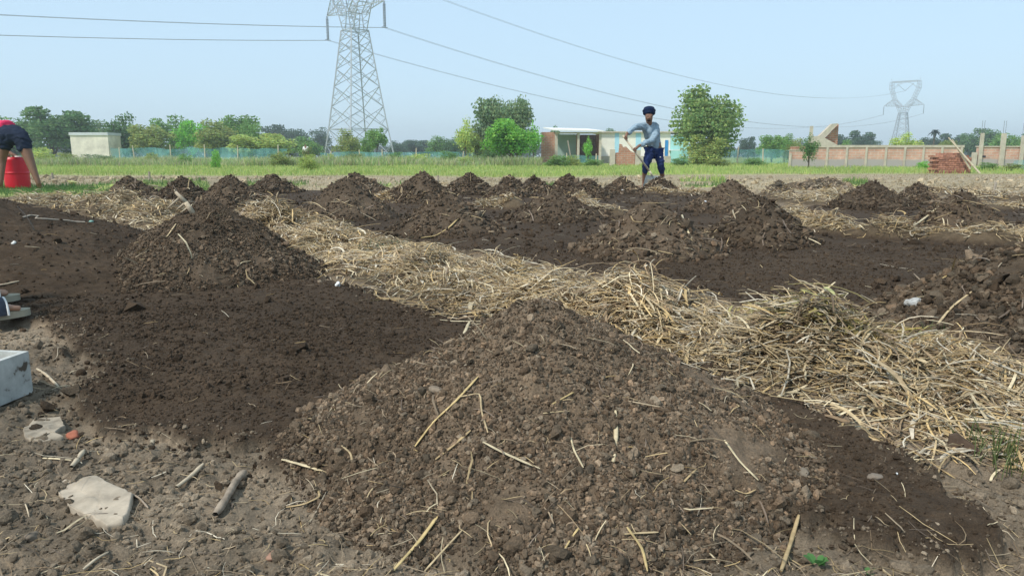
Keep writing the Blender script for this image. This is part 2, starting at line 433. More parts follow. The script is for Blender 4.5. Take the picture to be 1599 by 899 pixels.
def build_mound(k):
    m = MP[k]; typ = MOUNDS[k][4]; lab = MOUNDS[k][5]; r = np.random.default_rng(500 + k)
    d = max(m[1] - (m[3] * .5 if k == 0 else 0), 1.0)
    px_m = d / 740.0                                   # one render pixel in metres
    nr = int(np.clip(m[3] * 1.0 / (px_m * (1.4 if k < 3 else 2.2)), 24, 240)); na = int(np.clip(nr * 4, 100, 720))
    tt = np.linspace(0, 1.08, nr) ** .9; th = np.linspace(0, 2 * np.pi, na, endpoint=False)
    T, TH = np.meshgrid(tt, th, indexing='ij'); R = mound_R(m, TH) * T
    x = m[0] + R * np.cos(TH); y = m[1] + R * np.sin(TH) / m[5]
    mz, t = mound_z(m, x, y); g = ground_h(x, y)
    z = g * np.clip(t, 0, 1) + mz
    fine = (fbm(x * 30, y * 30, 60 + k, 4) - .5) * min(.035, .02 + px_m) * (.5 if typ == 'w' else 1)
    z = z + fine - np.where(t > 1.0, .03, 0)
    base = {'a': MBROWN, 'b': MDARK, 'c': TAN * .8, 'w': DARK}[typ]
    base = base * r.uniform(.88, 1.18) * (1.3 if k == 3 else .72 if k == 2 else 1.12 if k in (6, 9) else 1)
    if k in (1,): base = MDARK * 1.15
    n1 = fbm(x * 4, y * 4, 90 + k, 3)
    c = base * (.65 + .7 * n1[..., None])
    mix = sstep(.82, 1.02, t + (n1 - .5) * .3)[..., None]; c = c * (1 - mix) + ground_col(x, y) * mix
    V0 = np.stack([x, y, z], -1).reshape(-1, 3); i2 = np.arange(nr * na).reshape(nr, na)
    F0 = np.stack([i2[:-1], i2[1:], np.roll(i2[1:], -1, 1), np.roll(i2[:-1], -1, 1)], -1).reshape(-1, 4)
    b = MB(); b.add(V0 - [m[0], m[1], 0], F0, c.reshape(-1, 3))
    # crumbs
    area = math.pi * m[3] ** 2 / m[5]
    if k == 0: spec = [(46000, .0019, .4, 1), (15000, .0036, .35, 1), (1500, .0060, .3, 2), (70, .011, .3, 2)]
    elif k < 3: spec = [(16000, .0036, .4, 1), (5200, .0060, .35, 1), (260, .0105, .3, 2)]
    elif typ == 'w': spec = [(7000, .0045, .4, 1), (500, .011, .4, 1)]
    else: spec = [(1500, max(.008, px_m * .75), .35, 1), (500, max(.014, px_m * 1.2), .35, 1)]
    if k == 2: spec = [(14000, .0042, .4, 1), (5200, .0085, .35, 2), (500, .014, .3, 2)]
    for N, s0, sg, lod in spec:
        S = s0 * np.exp(r.normal(0, sg, N)); S = np.minimum(S, s0 * 3)
        big = S > s0 * 1.2
        tq = np.sqrt(r.random(N)) * 1.06; tq = np.where(big, tq ** .7 * 1.0, tq); aq = r.uniform(0, 2 * np.pi, N)
        if k == 0: aq = np.where(r.random(N) < .75, r.uniform(-np.pi - .5, .5, N), aq)
        Rq = mound_R(m, aq) * tq; xq = m[0] + Rq * np.cos(aq); yq = m[1] + Rq * np.sin(aq) / m[5]
        keep = vn(xq * 9, yq * 9, 7 + k) + .25 * r.random(N) > .33
        xq, yq, S = xq[keep], yq[keep], S[keep]
        mz, t = mound_z(m, xq, yq); zq = ground_h(xq, yq) * np.clip(t, 0, 1) + mz + (fbm(xq * 30, yq * 30, 60 + k, 4) - .5) * min(.035, .02 + px_m) * (.5 if typ == 'w' else 1)
        zq = zq + S * r.uniform(-.1, .55, len(S))
        Vl, Fl, nv = lumps(np.stack([xq - m[0], yq - m[1], zq], 1), S, lod, r, .3)
        tint = (.52 + 1.25 * r.random((len(S), 1)) ** 2.0) * (1 + .3 * np.clip(S / s0 - 1, 0, 1))[:, None]
        warm = 1 + (r.random((len(S), 1)) - .5) * np.array([[.16, 0, -.12]])
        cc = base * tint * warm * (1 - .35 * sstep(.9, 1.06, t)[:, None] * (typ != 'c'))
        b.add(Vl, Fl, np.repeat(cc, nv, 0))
    o = b.build('soil_mound', SOIL); o.location = (m[0], m[1], 0)
    tag(o, lab, 'soil heap', 'soil heaps on the compost beds')
    # straw bits over it
    N = {'a': 330, 'b': 80, 'c': 200, 'w': 60}[typ]
    if k in (1, 3, 4, 9): N = 170
    if k == 2: N = 600
    if k == 0: N = 420
    tq = np.sqrt(r.random(N)) * .98; aq = r.uniform(0, 2 * np.pi, N); Rq = mound_R(m, aq) * tq
    xq = m[0] + Rq * np.cos(aq); yq = m[1] + Rq * np.sin(aq) / m[5]; mz, t = mound_z(m, xq, yq); zq = ground_h(xq, yq) * t + mz + .006
    L = np.minimum(.018 * np.exp(r.normal(0, .6, N)) * (1.2 + .45 * d), .3); Wb = np.clip(L * .045, .0012, .008) * (1 + .1 * d)
    V1, F1, c1 = straw_blades(np.stack([xq - m[0], yq - m[1], zq], 1), L, Wb, 900 + k, SCD + SC[:3] if typ != 'c' else SC, tilt=.45, curl=.5)
    s = mk('straw_bits', V1, F1, STRAW, c1, parent=o); s['kind'] = 'stuff'
    return o
for k in range(len(MP)): build_mound(k)

# ------------------------------------------------------------------ loose clods and crumbs on the plot
def clods():
    r = np.random.default_rng(31); b = MB()
    # y-range, count, radius, only where, lod
    for (y0, y1, N, s0, which, lod) in ((1.0, 2.8, 30000, .0034, 'tan', 1), (1.0, 2.3, 1700, .0062, 'tan', 2), (1.0, 3.2, 60000, .0024, 'bed', 1), (2.0, 5.5, 42000, .0038, 'bed', 1),
                                        (2.2, 6.0, 5000, .008, 'tan', 1), (5.0, 13, 7000, .012, 'any', 1), (2.0, 5.0, 400, .012, 'bed', 1), (13, 24, 2500, .03, 'any', 1)):
        yy = y0 + (y1 - y0) * r.random(N) ** 1.0; xx = (r.random(N) * 2 - 1) * (yy * .76 + .15)
        bm = bed_mask(xx, yy); sh = straw_h(xx, yy)
        k = (sh < .02)
        if which == 'tan': k &= (bm < .5)
        if which == 'bed': k &= (bm > .4)
        k &= vn(xx * 6, yy * 6, 3) + .45 * r.random(N) > .36
        xx, yy = xx[k], yy[k]; S = np.minimum(s0 * np.exp(r.normal(0, .42, len(xx))), s0 * 3)
        zz = ground_h(xx, yy) + S * r.uniform(-.1, .5, len(xx))
        Vl, Fl, nv = lumps(np.stack([xx, yy, zz], 1), S, lod, r, .3)
        jt = .035 + .012 * yy; base = ground_col(xx + r.normal(0, 1, len(xx)) * jt, yy + r.normal(0, 1, len(xx)) * jt)
        cc = base * (.75 + .7 * r.random((len(xx), 1)) ** 1.4)
        b.add(Vl, Fl, np.repeat(cc, nv, 0))
    tag(b.build('soil_clods', SOIL), 'loose clods and crumbs of soil scattered over beds and paths', 'soil clods', kind='stuff')
clods()

# ------------------------------------------------------------------ straw
def straw_strip(k, name_label, Ns, W0=.0045, greens=False):
    s = ST[k]; r = np.random.default_rng(60 + k)
    seg = [math.hypot(b[0] - a[0], b[1] - a[1]) for a, b in zip(s[:-1], s[1:])]; cum = np.concatenate([[0], np.cumsum(seg)])
    S = np.array(s)
    # more blades per metre where nearer
    u = r.random(Ns * 3) * cum[-1]
    yb = np.interp(u, cum, S[:, 1]); pr = 1 / np.clip(yb, 1, 30) ** 1.3; pr /= pr.max(); u = u[r.random(len(u)) < pr + .12][:Ns]; N = len(u)
    cx, cy = np.interp(u, cum, S[:, 0]), np.interp(u, cum, S[:, 1]); wd = np.interp(u, cum, S[:, 2]); hh = np.interp(u, cum, S[:, 3])
    off = r.normal(0, .42, N) * wd; off = np.clip(off, -wd * 1.05, wd * 1.05)
    ang = r.uniform(0, 2 * np.pi, N); dx = np.gradient(S[:, 0]); dy = np.gradient(S[:, 1])
    tx, ty = np.interp(u, cum, dx), np.interp(u, cum, dy); ln = np.hypot(tx, ty); nx, ny = -ty / ln, tx / ln
    x = cx + nx * off; y = cy + ny * off
    kp = fbm(x * 6, y * 6, 44 + k, 3) + r.uniform(-.12, .2, N) > .36
    x, y, u, cx, cy = x[kp], y[kp], u[kp], cx[kp], cy[kp]; N = len(x)
    z = ground_h(x, y) + np.abs(r.normal(0, .025, N)) * (.3 + straw_h(x, y) / .12)
    L = np.clip(.088 * np.exp(r.normal(0, .55, N)), .025, .4)
    Wb = np.maximum(W0 * np.exp(r.normal(0, .35, N)), y / 740 * .8)
    az = 6.28 * fbm(x * 2.6, y * 2.6, 71, 2) * 1.6 + r.normal(0, .95, N)
    cols = SC
    Wb = np.where(r.random(N) < .2, Wb * 1.9, Wb)
    V1, F1, c1 = straw_blades(np.stack([x, y, z], 1), L, Wb, 80 + k, cols, tilt=.22, curl=.65, zmin=ground_h, K=6, az=az)
    shade = np.repeat(.72 + .6 * fbm(x * 4, y * 4, 5, 2), 18)[:, None]
    c1 = c1 * shade * [.95, .95, .96]
    if greens:
        g = G(1300, 545); m = np.repeat(np.hypot(x - g.x, (y - g.y) * .8) < .36, 18) & (np.repeat(r.random(N), 18) < .26)
        c1[m] = c1[m] * [.80, .88, .52]
    o = mk('straw', V1, F1, STRAW, c1)
    tag(o, name_label, 'straw', kind='stuff')
straw_strip(0, 'bank of dry straw beside the grass at the left', 7000)
straw_strip(1, 'long tangled ridge of straw running from the left heap to the right front', 40000, greens=True)
straw_strip(2, 'curved line of straw between the dark beds at the right', 4500)
straw_strip(3, 'small straw patch between two back row heaps left of centre', 900)
straw_strip(4, 'straw tuft beside the broad twiggy heap', 600)
straw_strip(5, 'two little straw patches right of the centre heap', 800)
straw_strip(6, 'thin line of straw at the foot of the heap by the digging man', 800)
straw_strip(7, 'loose straw around the tiny far heap', 1400)
straw_strip(8, 'straw scattered over the far soil at the right', 900)
straw_strip(9, 'pale straw lying far back before the brick wall', 700)
straw_strip(10, 'pale straw patch behind the rightmost dark bed', 800)
def scatter_straw():
    r = np.random.default_rng(5); N = 5200
    yy = 1.05 + 13 * r.random(N) ** 2.2; xx = (r.random(N) * 2 - 1) * (yy * .76 + .1)
    bm = bed_mask(xx, yy); k = (bm < .5) | (r.random(N) < .22); xx, yy = xx[k], yy[k]; N = len(xx)
    L = .035 * np.exp(r.normal(0, .6, N)) * (1 + .12 * yy); Wb = np.maximum(.0016 * np.exp(r.normal(0, .4, N)), yy / 740 * .6)
    V1, F1, c1 = straw_blades(np.stack([xx, yy, surface(xx, yy) + .004], 1), np.clip(L, .01, .2), Wb, 6, SC + SCD, tilt=.15, zmin=ground_h)
    tag(mk('chaff', V1, F1, STRAW, c1), 'short bits of straw and chaff littering the soil', 'chaff', kind='stuff')
scatter_straw()

# ================================================================== BACKGROUND
def brick_mat(name, c1, c2, mortar, scale, plaster=None):
    m, n, b = newmat(name, .9, .15)
    tc = n.nodes.new('ShaderNodeTexCoord'); mp = n.nodes.new('ShaderNodeMapping'); mp.inputs['Rotation'].default_value = (math.pi / 2, 0, 0)
    n.links.new(tc.outputs['Object'], mp.inputs[0])
    br = n.nodes.new('ShaderNodeTexBrick'); br.inputs['Scale'].default_value = scale; br.inputs['Color1'].default_value = (*c1, 1); br.inputs['Color2'].default_value = (*c2, 1)
    br.inputs['Mortar'].default_value = (*mortar, 1); br.inputs['Mortar Size'].default_value = .02; br.inputs['Brick Width'].default_value = .46; br.inputs['Row Height'].default_value = .16
    n.links.new(mp.outputs[0], br.inputs['Vector'])
    t = noise(n, 1.3, 5, .65); r = ramp(n, t.outputs[0], [(.3, g3(.72)), (.7, g3(1.25))])
    c = mul(n, br.outputs[0], r.outputs[0])
    if plaster:   # weathered grey render patches low on the wall
        t2 = noise(n, .9, 5, .7); sx = n.nodes.new('ShaderNodeSeparateXYZ'); n.links.new(tc.outputs['Object'], sx.inputs[0])
        ma = n.nodes.new('ShaderNodeMath'); ma.operation = 'MULTIPLY_ADD'; ma.inputs[1].default_value = .35; n.links.new(t2.outputs[0], ma.inputs[0]); n.links.new(sx.outputs[2], ma.inputs[2])
        rr = ramp(n, ma.outputs[0], [(plaster[0], g3(1)), (plaster[0] + .12, g3(0))])
        mx = n.nodes.new('ShaderNodeMix'); mx.data_type = 'RGBA'; n.links.new(rr.outputs[0], mx.inputs[0]); n.links.new(c, mx.inputs[6]); mx.inputs[7].default_value = (*plaster[1], 1)
        c = mx.outputs[2]
    n.links.new(c, b.inputs['Base Color'])
    return m
BRICK = brick_mat('brick', (.40, .17, .10), (.46, .22, .14), (.42, .34, .27), 1.0)
PALEBRICK = brick_mat('pale_brick', (.56, .30, .22), (.60, .36, .27), (.56, .45, .37), 1.0, plaster=(.62, (.40, .36, .34)))
CONC = plain('concrete', (.52, .46, .37), .9, .15, 3, .2, bumps=(.2, .01))
WHITEW = plain('whitewash', (.80, .77, .70), .85, .15, 1.5, .12)
CREAM = plain('cream_paint', (.86, .82, .72), .85, .15, .8, .12)
TEALP = plain('teal_paint', (.36, .66, .62), .8, .2, 1.5, .12)
CYANP = plain('cyan_paint', (.42, .70, .82), .8, .2, 1.5, .1)
BLUEP = plain('blue_paint', (.04, .26, .55), .6, .3, 2, .1)
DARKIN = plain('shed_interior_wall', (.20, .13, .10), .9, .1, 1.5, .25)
WOOD = plain('weathered_wood', (.36, .31, .25), .85, .15, 30, .35)
PALEPOLE = plain('pale_bamboo', (.58, .50, .36), .7, .2, 10, .2)
ROOFM = plain('roof_sheet', (.78, .76, .72), .6, .3, 1.2, .12)

# ---- shed with two open bays and the long whitewashed building behind it
def W(px, Y): return (px - 799.5) / FPX * Y / 1.0     # x at horizon level for a distance
def Zt(py, Y): return P(800, py, Y).z
Ys = 74.0
def X_(px, Y): return P(px, 244, Y).x
shed = empty('open_shed', (X_(890, Ys), Ys, 0)); tag(shed, 'open fronted brick shed with white sloping sheet roof and two bays', 'shed')
def rel(root, x, y, z): return (x - root.location.x, y - root.location.y, z - root.location.z)
def part_box(root, name, mat, x0, x1, y0, y1, z0, z1, parent=None):
    b = MB(); b.box(rel(root, (x0 + x1) / 2, (y0 + y1) / 2, (z0 + z1) / 2), (x1 - x0, y1 - y0, z1 - z0)); return b.build(name, mat, parent or root)
xa, xb, xc, xd = X_(870, Ys), X_(901.5, Ys), X_(938, Ys), X_(843, Ys)
zt = Zt(209, Ys)
part_box(shed, 'side_wall', BRICK, X_(845, Ys), X_(866, Ys), Ys - .1, Ys + .12, .0, zt + .15)
part_box(shed, 'pillar', CONC, X_(866, Ys), X_(870.5, Ys), Ys - .15, Ys + .15, 0, zt)
part_box(shed, 'pillar', CONC, X_(901, Ys), X_(904.5, Ys), Ys - .15, Ys + .15, 0, zt)
part_box(shed, 'pillar', CONC, X_(935, Ys), X_(938.5, Ys), Ys - .15, Ys + .15, 0, zt)
part_box(shed, 'back_wall', plain('shed_teal_wall', (.34, .46, .42), .9, .1, 1, .15), X_(866, Ys), X_(903, Ys), Ys + 2.2, Ys + 2.4, 0, zt)
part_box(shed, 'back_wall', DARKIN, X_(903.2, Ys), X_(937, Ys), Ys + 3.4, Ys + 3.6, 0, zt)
part_box(shed, 'partition', BRICK, X_(902.4, Ys), X_(904.0, Ys), Ys + .2, Ys + 3.3, 0, zt)
part_box(shed, 'partition', BRICK, X_(936, Ys), X_(937.6, Ys), Ys + .2, Ys + 3.3, 0, zt)
part_box(shed, 'lintel', CONC, X_(866, Ys), X_(938.5, Ys), Ys - .17, Ys + .17, zt, zt + .16)
b = MB(); x0, x1 = X_(849, Ys), X_(941, Ys); z0 = zt + .17
v = [rel(shed, *p) for p in ((X_(863, Ys), Ys - .6, z0 + .12), (X_(941, Ys), Ys - .6, z0 + .02), (X_(919, Ys + 4.5), Ys + 4.5, Zt(202.5, Ys + 4.5)), (X_(848, Ys + 4.5), Ys + 4.5, Zt(200.5, Ys + 4.5)))]
v = np.array(v + [(p[0], p[1], p[2] + .1) for p in v])
b.add(v, [(0, 3, 2, 1), (4, 5, 6, 7), (0, 1, 5, 4), (1, 2, 6, 5), (2, 3, 7, 6), (3, 0, 4, 7)]); b.build('roof', ROOFM, shed)
b = MB(); b.bar(rel(shed, X_(892, Ys), Ys - .7, .1), rel(shed, X_(886, Ys), Ys - .3, 2.2), .06); b.build('plank', WOOD, shed)

hall = empty('farm_building', (X_(1000, 78), 78, 0)); tag(hall, 'long whitewashed building with pale cyan stripes and a blue door behind the digging man', 'building')
Yh = 78.0; zt2 = Zt(207.5, Yh)
part_box(hall, 'wall', CREAM, X_(938, Yh), X_(1046, Yh), Yh, Yh + 5, 0, zt2)
part_box(hall, 'wall', TEALP, X_(1046, Yh) + .01, X_(1075, Yh), Yh, Yh + 5, 0, zt2 - .3)
part_box(hall, 'roof', CONC, X_(934, Yh), X_(1076, Yh), Yh - .3, Yh + 5.3, zt2 + .003, zt2 + .14)
for a_, b_ in ((959.5, 966), (992, 1000), (1010, 1013)): part_box(hall, 'painted_panel', CYANP, X_(a_, Yh), X_(b_, Yh), Yh - .03, Yh - .003, .8, zt2 - .02)
dr = part_box(hall, 'door', BLUEP, X_(1037.5, Yh), X_(1042.5, Yh), Yh - .06, Yh - .003, .55, Zt(219, Yh))
part_box(hall, 'frame', WHITEW, X_(1036.6, Yh), X_(1037.4, Yh), Yh - .1, Yh - .003, .55, Zt(218, Yh), dr)
part_box(hall, 'plinth', CONC, X_(936, Yh), X_(1046, Yh), Yh - .6, Yh - .11, 0, .7)
part_box(hall, 'low_wall', TEALP, X_(1040, Yh), X_(1062, Yh), Yh - 2.6, Yh - 2.4, 0, 1.25)
part_box(hall, 'awning', ROOFM, X_(1044, Yh), X_(1058, Yh), Yh - 1.2, Yh - .01, 1.25, 1.33)

# ---- ruined brick wall between two pillars, in front of the building
Yr = 56.0
rw = empty('ruined_wall', (X_(975, Yr), Yr, 0)); tag(rw, 'broken low red brick wall between two plastered pillars, left of the digging man', 'wall')
part_box(rw, 'pillar', CONC, X_(952.5, Yr), X_(960, Yr), Yr - .2, Yr + .2, 0, Zt(233.5, Yr))
part_box(rw, 'pillar', CONC, X_(991.5, Yr), X_(999.5, Yr), Yr - .2, Yr + .2, 0, Zt(234.5, Yr))
b = MB(); zb = Zt(239, Yr); pts = [(960, 239), (966, 238), (967, 225), (971, 226), (972, 230), (977, 229), (984, 236), (991, 239)]
xs_ = [X_(p, Yr) for p, _ in pts]; zs_ = [Zt(q, Yr) for _, q in pts]
for i in range(len(pts) - 1):
    v = [rel(rw, *p) for p in ((xs_[i], Yr - .11, 0), (xs_[i + 1], Yr - .11, 0), (xs_[i + 1], Yr - .11, zs_[i + 1]), (xs_[i], Yr - .11, zs_[i]))]
    v = np.array(v + [(p[0], p[1] + .22, p[2]) for p in v]); b.add(v, [(0, 1, 2, 3), (7, 6, 5, 4), (0, 4, 5, 1), (3, 2, 6, 7), (0, 3, 7, 4), (1, 5, 6, 2)])
b.build('brickwork', BRICK, rw)

# ---- small whitewashed hut at the left
Yk = 92.0
hut = empty('pump_hut', (X_(142, Yk), Yk, 0)); tag(hut, 'small whitewashed flat roofed hut before the dark trees at the left', 'hut')
part_box(hut, 'wall', plain('stained_whitewash', (.70, .64, .54), .9, .15, .9, .28), X_(112.5, Yk), X_(171, Yk), Yk, Yk + 3, 0, Zt(211.5, Yk))
part_box(hut, 'roof', plain('grey_slab', (.55, .57, .58), .9, .15, 1, .12), X_(111.5, Yk), X_(172, Yk), Yk - .12, Yk + 3.1, Zt(211.5, Yk) + .003, Zt(207, Yk))

# ---- long low boundary wall at the right
Yw = 46.0
lw = empty('boundary_wall', (X_(1365, Yw), Yw, 0)); tag(lw, 'long low pinkish brick boundary wall with pale posts, left of the brick stack', 'wall')
zw = Zt(227.5, Yw)
part_box(lw, 'brickwork', PALEBRICK, X_(1265, Yw), X_(1503, Yw), Yw, Yw + .23, 0, zw - .12)
part_box(lw, 'coping', CONC, X_(1264, Yw), X_(1504, Yw), Yw - .05, Yw + .28, zw - .117, zw + .03)
part_box(lw, 'brickwork', PALEBRICK, X_(1234, Yw), X_(1264, Yw) - .01, Yw, Yw + .23, 0, Zt(235.5, Yw))
part_box(lw, 'coping', CONC, X_(1233, Yw), X_(1263.6, Yw), Yw - .03, Yw + .26, Zt(235.5, Yw) + .003, Zt(234, Yw))
for p in (1234, 1291, 1321.5, 1352, 1382.5, 1412, 1441, 1470, 1500): part_box(lw, 'post', CONC, X_(p - 1.6, Yw), X_(p + 1.6, Yw), Yw - .06, Yw - .003, 0, (zw if p > 1260 else Zt(236, Yw)) - .12)
rw2 = empty('boundary_wall', (X_(1565, Yw), Yw, 0)); tag(rw2, 'brick boundary wall with three tall bare concrete columns at the right edge', 'wall')
part_box(rw2, 'brickwork', PALEBRICK, X_(1527, Yw), X_(1760, Yw), Yw, Yw + .23, 0, Zt(230, Yw))
part_box(rw2, 'coping', CONC, X_(1526, Yw), X_(1760, Yw), Yw - .05, Yw + .28, Zt(230, Yw) + .003, Zt(228, Yw))
for p, tp, wd_ in ((1529, 208, 2.6), (1562.5, 208.5, 3.6), (1593, 212, 2.6), (1640, 210, 3), (1690, 210, 3)):
    part_box(rw2, 'column', CONC, X_(p - wd_, Yw), X_(p + wd_, Yw), Yw - .15, Yw - .003 - .05, 0, Zt(tp, Yw))
    rb = MB()
    for q in (-.06, .06): rb.bar(rel(rw2, X_(p, Yw) + q, Yw - .1, Zt(tp, Yw) - .1), rel(rw2, X_(p, Yw) + q * 1.2, Yw - .1, Zt(tp, Yw) + .75), .012)
    rb.build('rebar', WIRE, rw2)
part_box(rw2, 'post', CONC, X_(1520, Yw), X_(1524.5, Yw), Yw - .1, Yw + .2, 0, Zt(238, Yw))
part_box(rw2, 'opening_shade_panel', plain('painted_gap_shade', (.05, .05, .06), .9, .1, 2, .1), X_(1530, Yw), X_(1539, Yw), Yw - .02, Yw - .003, Zt(246, Yw), Zt(243, Yw))  # dark panel on the wall face, its colour standing in for a gap's shade
# ---- half built staircase block behind the wall
Yb = 60.0
sb = empty('stair_block', (X_(1285, Yb), Yb, 0)); tag(sb, 'half built concrete stair block with slanted slab rising over the brick wall', 'building')
def prism(root, name, mat, pts, y0, y1):
    n_ = len(pts); v = [rel(root, X_(p, y0), y0, Zt(q, y0)) for p, q in pts] + [rel(root, X_(p, y0), y1, Zt(q, y0)) for p, q in pts]
    mb = MB(); mb.add(np.array(v), [np.array([[i, (i + 1) % n_, (i + 1) % n_ + n_, i + n_] for i in range(n_)])]); mb.F.setdefault(n_, []).append(np.array([list(range(n_))[::-1], list(range(n_, 2 * n_))]))
    return mb.build(name, mat, root)
prism(sb, 'stair_flank', BRICK, [(1283, 221), (1306, 194.5), (1306, 236), (1283, 236)], Yb + .5, Yb + 2)
prism(sb, 'stair_slab', CONC, [(1274, 216), (1296, 193.5), (1306, 192.5), (1284, 218)], Yb + .05, Yb + .49)
prism(sb, 'landing', CONC, [(1262, 213), (1280, 212.5), (1306, 226), (1306, 240), (1262, 240)], Yb + .1 - .25, Yb + .04)
prism(sb, 'column', CONC, [(1262.5, 197), (1267, 197), (1267, 212.9), (1262.5, 212.9)], Yb - .1, Yb + .04)
part_box(sb, 'wall', BRICK, X_(1262, Yb), X_(1306, Yb), Yb + .06 + 2, Yb + 4, 0, Zt(228, Yb))

# ---- stack of loose bricks and leaning ladder of poles
Yq = 31.0
def brick_stack():
    bs = MB(); r = np.random.default_rng(3); x0, x1 = X_(1458, Yq), X_(1513, Yq); zt_ = Zt(238.5, Yq); n_ = int(zt_ / .085)
    g = float(ground_h(np.array([(x0 + x1) / 2]), np.array([Yq]))[0]) - .03
    cx = (x0 + x1) / 2
    for j in range(n_ + 1):
        for dpt in range(3):
            x = x0 + (.06 if j % 2 else 0) + r.uniform(-.01, .01)
            while x < x1 - .1 - (.10 * max(0, j - n_ + 3) if dpt < 3 else 0):
                L_ = .22 if (j + dpt) % 2 else .115
                if not (j >= n_ and r.random() < .35):
                    t = r.uniform(.65, 1.25)
                    bs.box((x + L_ / 2 - cx, dpt * .24 + r.uniform(-.015, .015) - .2, g + .045 + j * .085), (L_ - .012, .225, .074), r.uniform(-.04, .04), col=np.array([.42, .20, .135]) * t)
                x += L_
    bs.box(((x1 - x0) / 2 - (cx - x0) + .06, .04, g + zt_ * .42), (x1 - x0 - .2, .62, zt_ * .8), col=np.array([.28, .13, .09]))
    m, n, b_ = newmat('loose_brick', .9, .12); tt = noise(n, 15, 4); rr = ramp(n, tt.outputs[0], [(.3, g3(.7)), (.7, g3(1.2))]); n.links.new(mul(n, attr(n), rr.outputs[0]), b_.inputs['Base Color'])
    o = bs.build('brick_stack', m); o.location = (cx, Yq, 0); tag(o, 'stack of loose red bricks in front of the boundary wall at the right', 'brick stack')
    return m
LBRICK = brick_stack()
def poles():
    for (a, b_, lab) in (((1530, 271), (1481, 215), 'long pale pole leaning over the right side of the brick stack'), ((1515, 264), (1487, 218), 'shorter pale pole leaning beside the longer one on the brick stack')):
        A = P(a[0], a[1], Yq - .9 if a[0] == 1530 else Yq - .6); B_ = P(b_[0], b_[1], Yq - .35)
        A.z = max(A.z, 0.0)
        mb = MB(); n_ = 6
        for i in range(n_):
            p = A.lerp(B_, i / n_) - A; q = A.lerp(B_, (i + 1) / n_) - A
            mb.bar(p, q, .045 - .004 * i, 6, .041 - .004 * i)
        o = mb.build('wooden_pole', PALEPOLE); o.location = A; tag(o, lab, 'pole', 'poles leaning by the brick stack')
poles()

# ---- net fence
def net_mat():
    m, n, b = newmat('teal_net', .8, .1); t = noise(n, .8, 5, .7)
    r = ramp(n, t.outputs[0], [(.3, (.12, .34, .33)), (.7, (.22, .48, .46))]); n.links.new(r.outputs[0], b.inputs['Base Color'])
    tp = n.nodes.new('ShaderNodeBsdfTransparent'); mx = n.nodes.new('ShaderNodeMixShader'); r2 = ramp(n, t.outputs[0], [(.25, g3(.25)), (.65, g3(.62))])
    n.links.new(r2.outputs[0], mx.inputs[0]); n.links.new(tp.outputs[0], mx.inputs[1]); n.links.new(b.outputs[0], mx.inputs[2]); n.links.new(mx.outputs[0], n.nodes['Material Output'].inputs['Surface'])
    return m
NET = net_mat()
def net_fence(x0, x1, Yn, top, lab, posts, seed):
    o = empty('net_fence', (X_((x0 + x1) / 2, Yn), Yn, 0)); tag(o, lab, 'net fence', 'green net fences round the field')
    n_ = int((x1 - x0) / 3); r = np.random.default_rng(seed); px = np.linspace(x0, x1, n_); th_ = np.array([Zt(top, Yn)] * n_)
    th_ = th_ * (.82 + .3 * fbm(px * .04, px * 0, seed, 3)); x = np.array([X_(p, Yn) for p in px]); yy = Yn + .25 * np.sin(px * .11 + seed) + r.normal(0, .05, n_)
    rows = np.linspace(0, 1, 5); V_ = np.array([[rel(o, x[i], yy[i] + .1 * math.sin(i * 1.7 + k_ * 5), th_[i] * k_) for i in range(n_)] for k_ in rows]).reshape(-1, 3)
    idx = np.arange(5 * n_).reshape(5, n_); mk('net', V_, np.stack([idx[:-1, :-1], idx[:-1, 1:], idx[1:, 1:], idx[1:, :-1]], -1).reshape(-1, 4), NET, None, o, True)
    for p in posts:
        mb = MB(); h_ = Zt(top, Yn) * 1.12 + r.uniform(-.1, .25); mb.bar(rel(o, X_(p, Yn), Yn - .3, 0), rel(o, X_(p, Yn) + r.normal(0, .06), Yn - .3, h_), .06, 6, .045); mb.build('post', PALEPOLE, o)
net_fence(172, 448, 68, 231, 'teal net fence between the white hut and the pylon at the left', (190, 213, 269, 322, 373, 436), 1)
net_fence(500, 790, 72, 237, 'faded teal net behind the shrubs below the pylon', (519, 563, 598, 650, 722, 760), 2)
net_fence(1064, 1240, 64, 234, 'teal net fence below the big round tree, left of the brick wall', (1075, 1112, 1150, 1190, 1232), 3)
net_fence(1585, 1640, 38, 250, 'blue green net at the foot of the wall by the right edge', (1600,), 4)
net_fence(880, 935, 66, 243, 'low teal net in front of the shed bays', (885, 930), 5)

# ---- stakes around the plot
for (px, tp, bt, lab) in ((83, 270, 296, 'grey stake standing on the grassy bank beside the bending man'), (234, 268, 293, 'short grey stake behind the leftmost heap'), (433, 273, 290, 'thin stake stub behind the small back row heap'),
                          (683, 274, 290, 'thin stake stub right of the straw patch heap'), (1552, 284, 300, 'thin stake stub near the far straw at the right')):
    g = G(px, bt); zt_ = P(px, tp, g.y).z; mb = MB(); mb.bar((0, 0, -.05), (.015, 0, zt_), .03, 6, .024); gz = float(surface(np.array([g.x]), np.array([g.y]))[0])
    o = mb.build('wooden_stake', WOOD); o.location = (g.x, g.y, 0); tag(o, lab, 'stake', 'stakes round the plot')

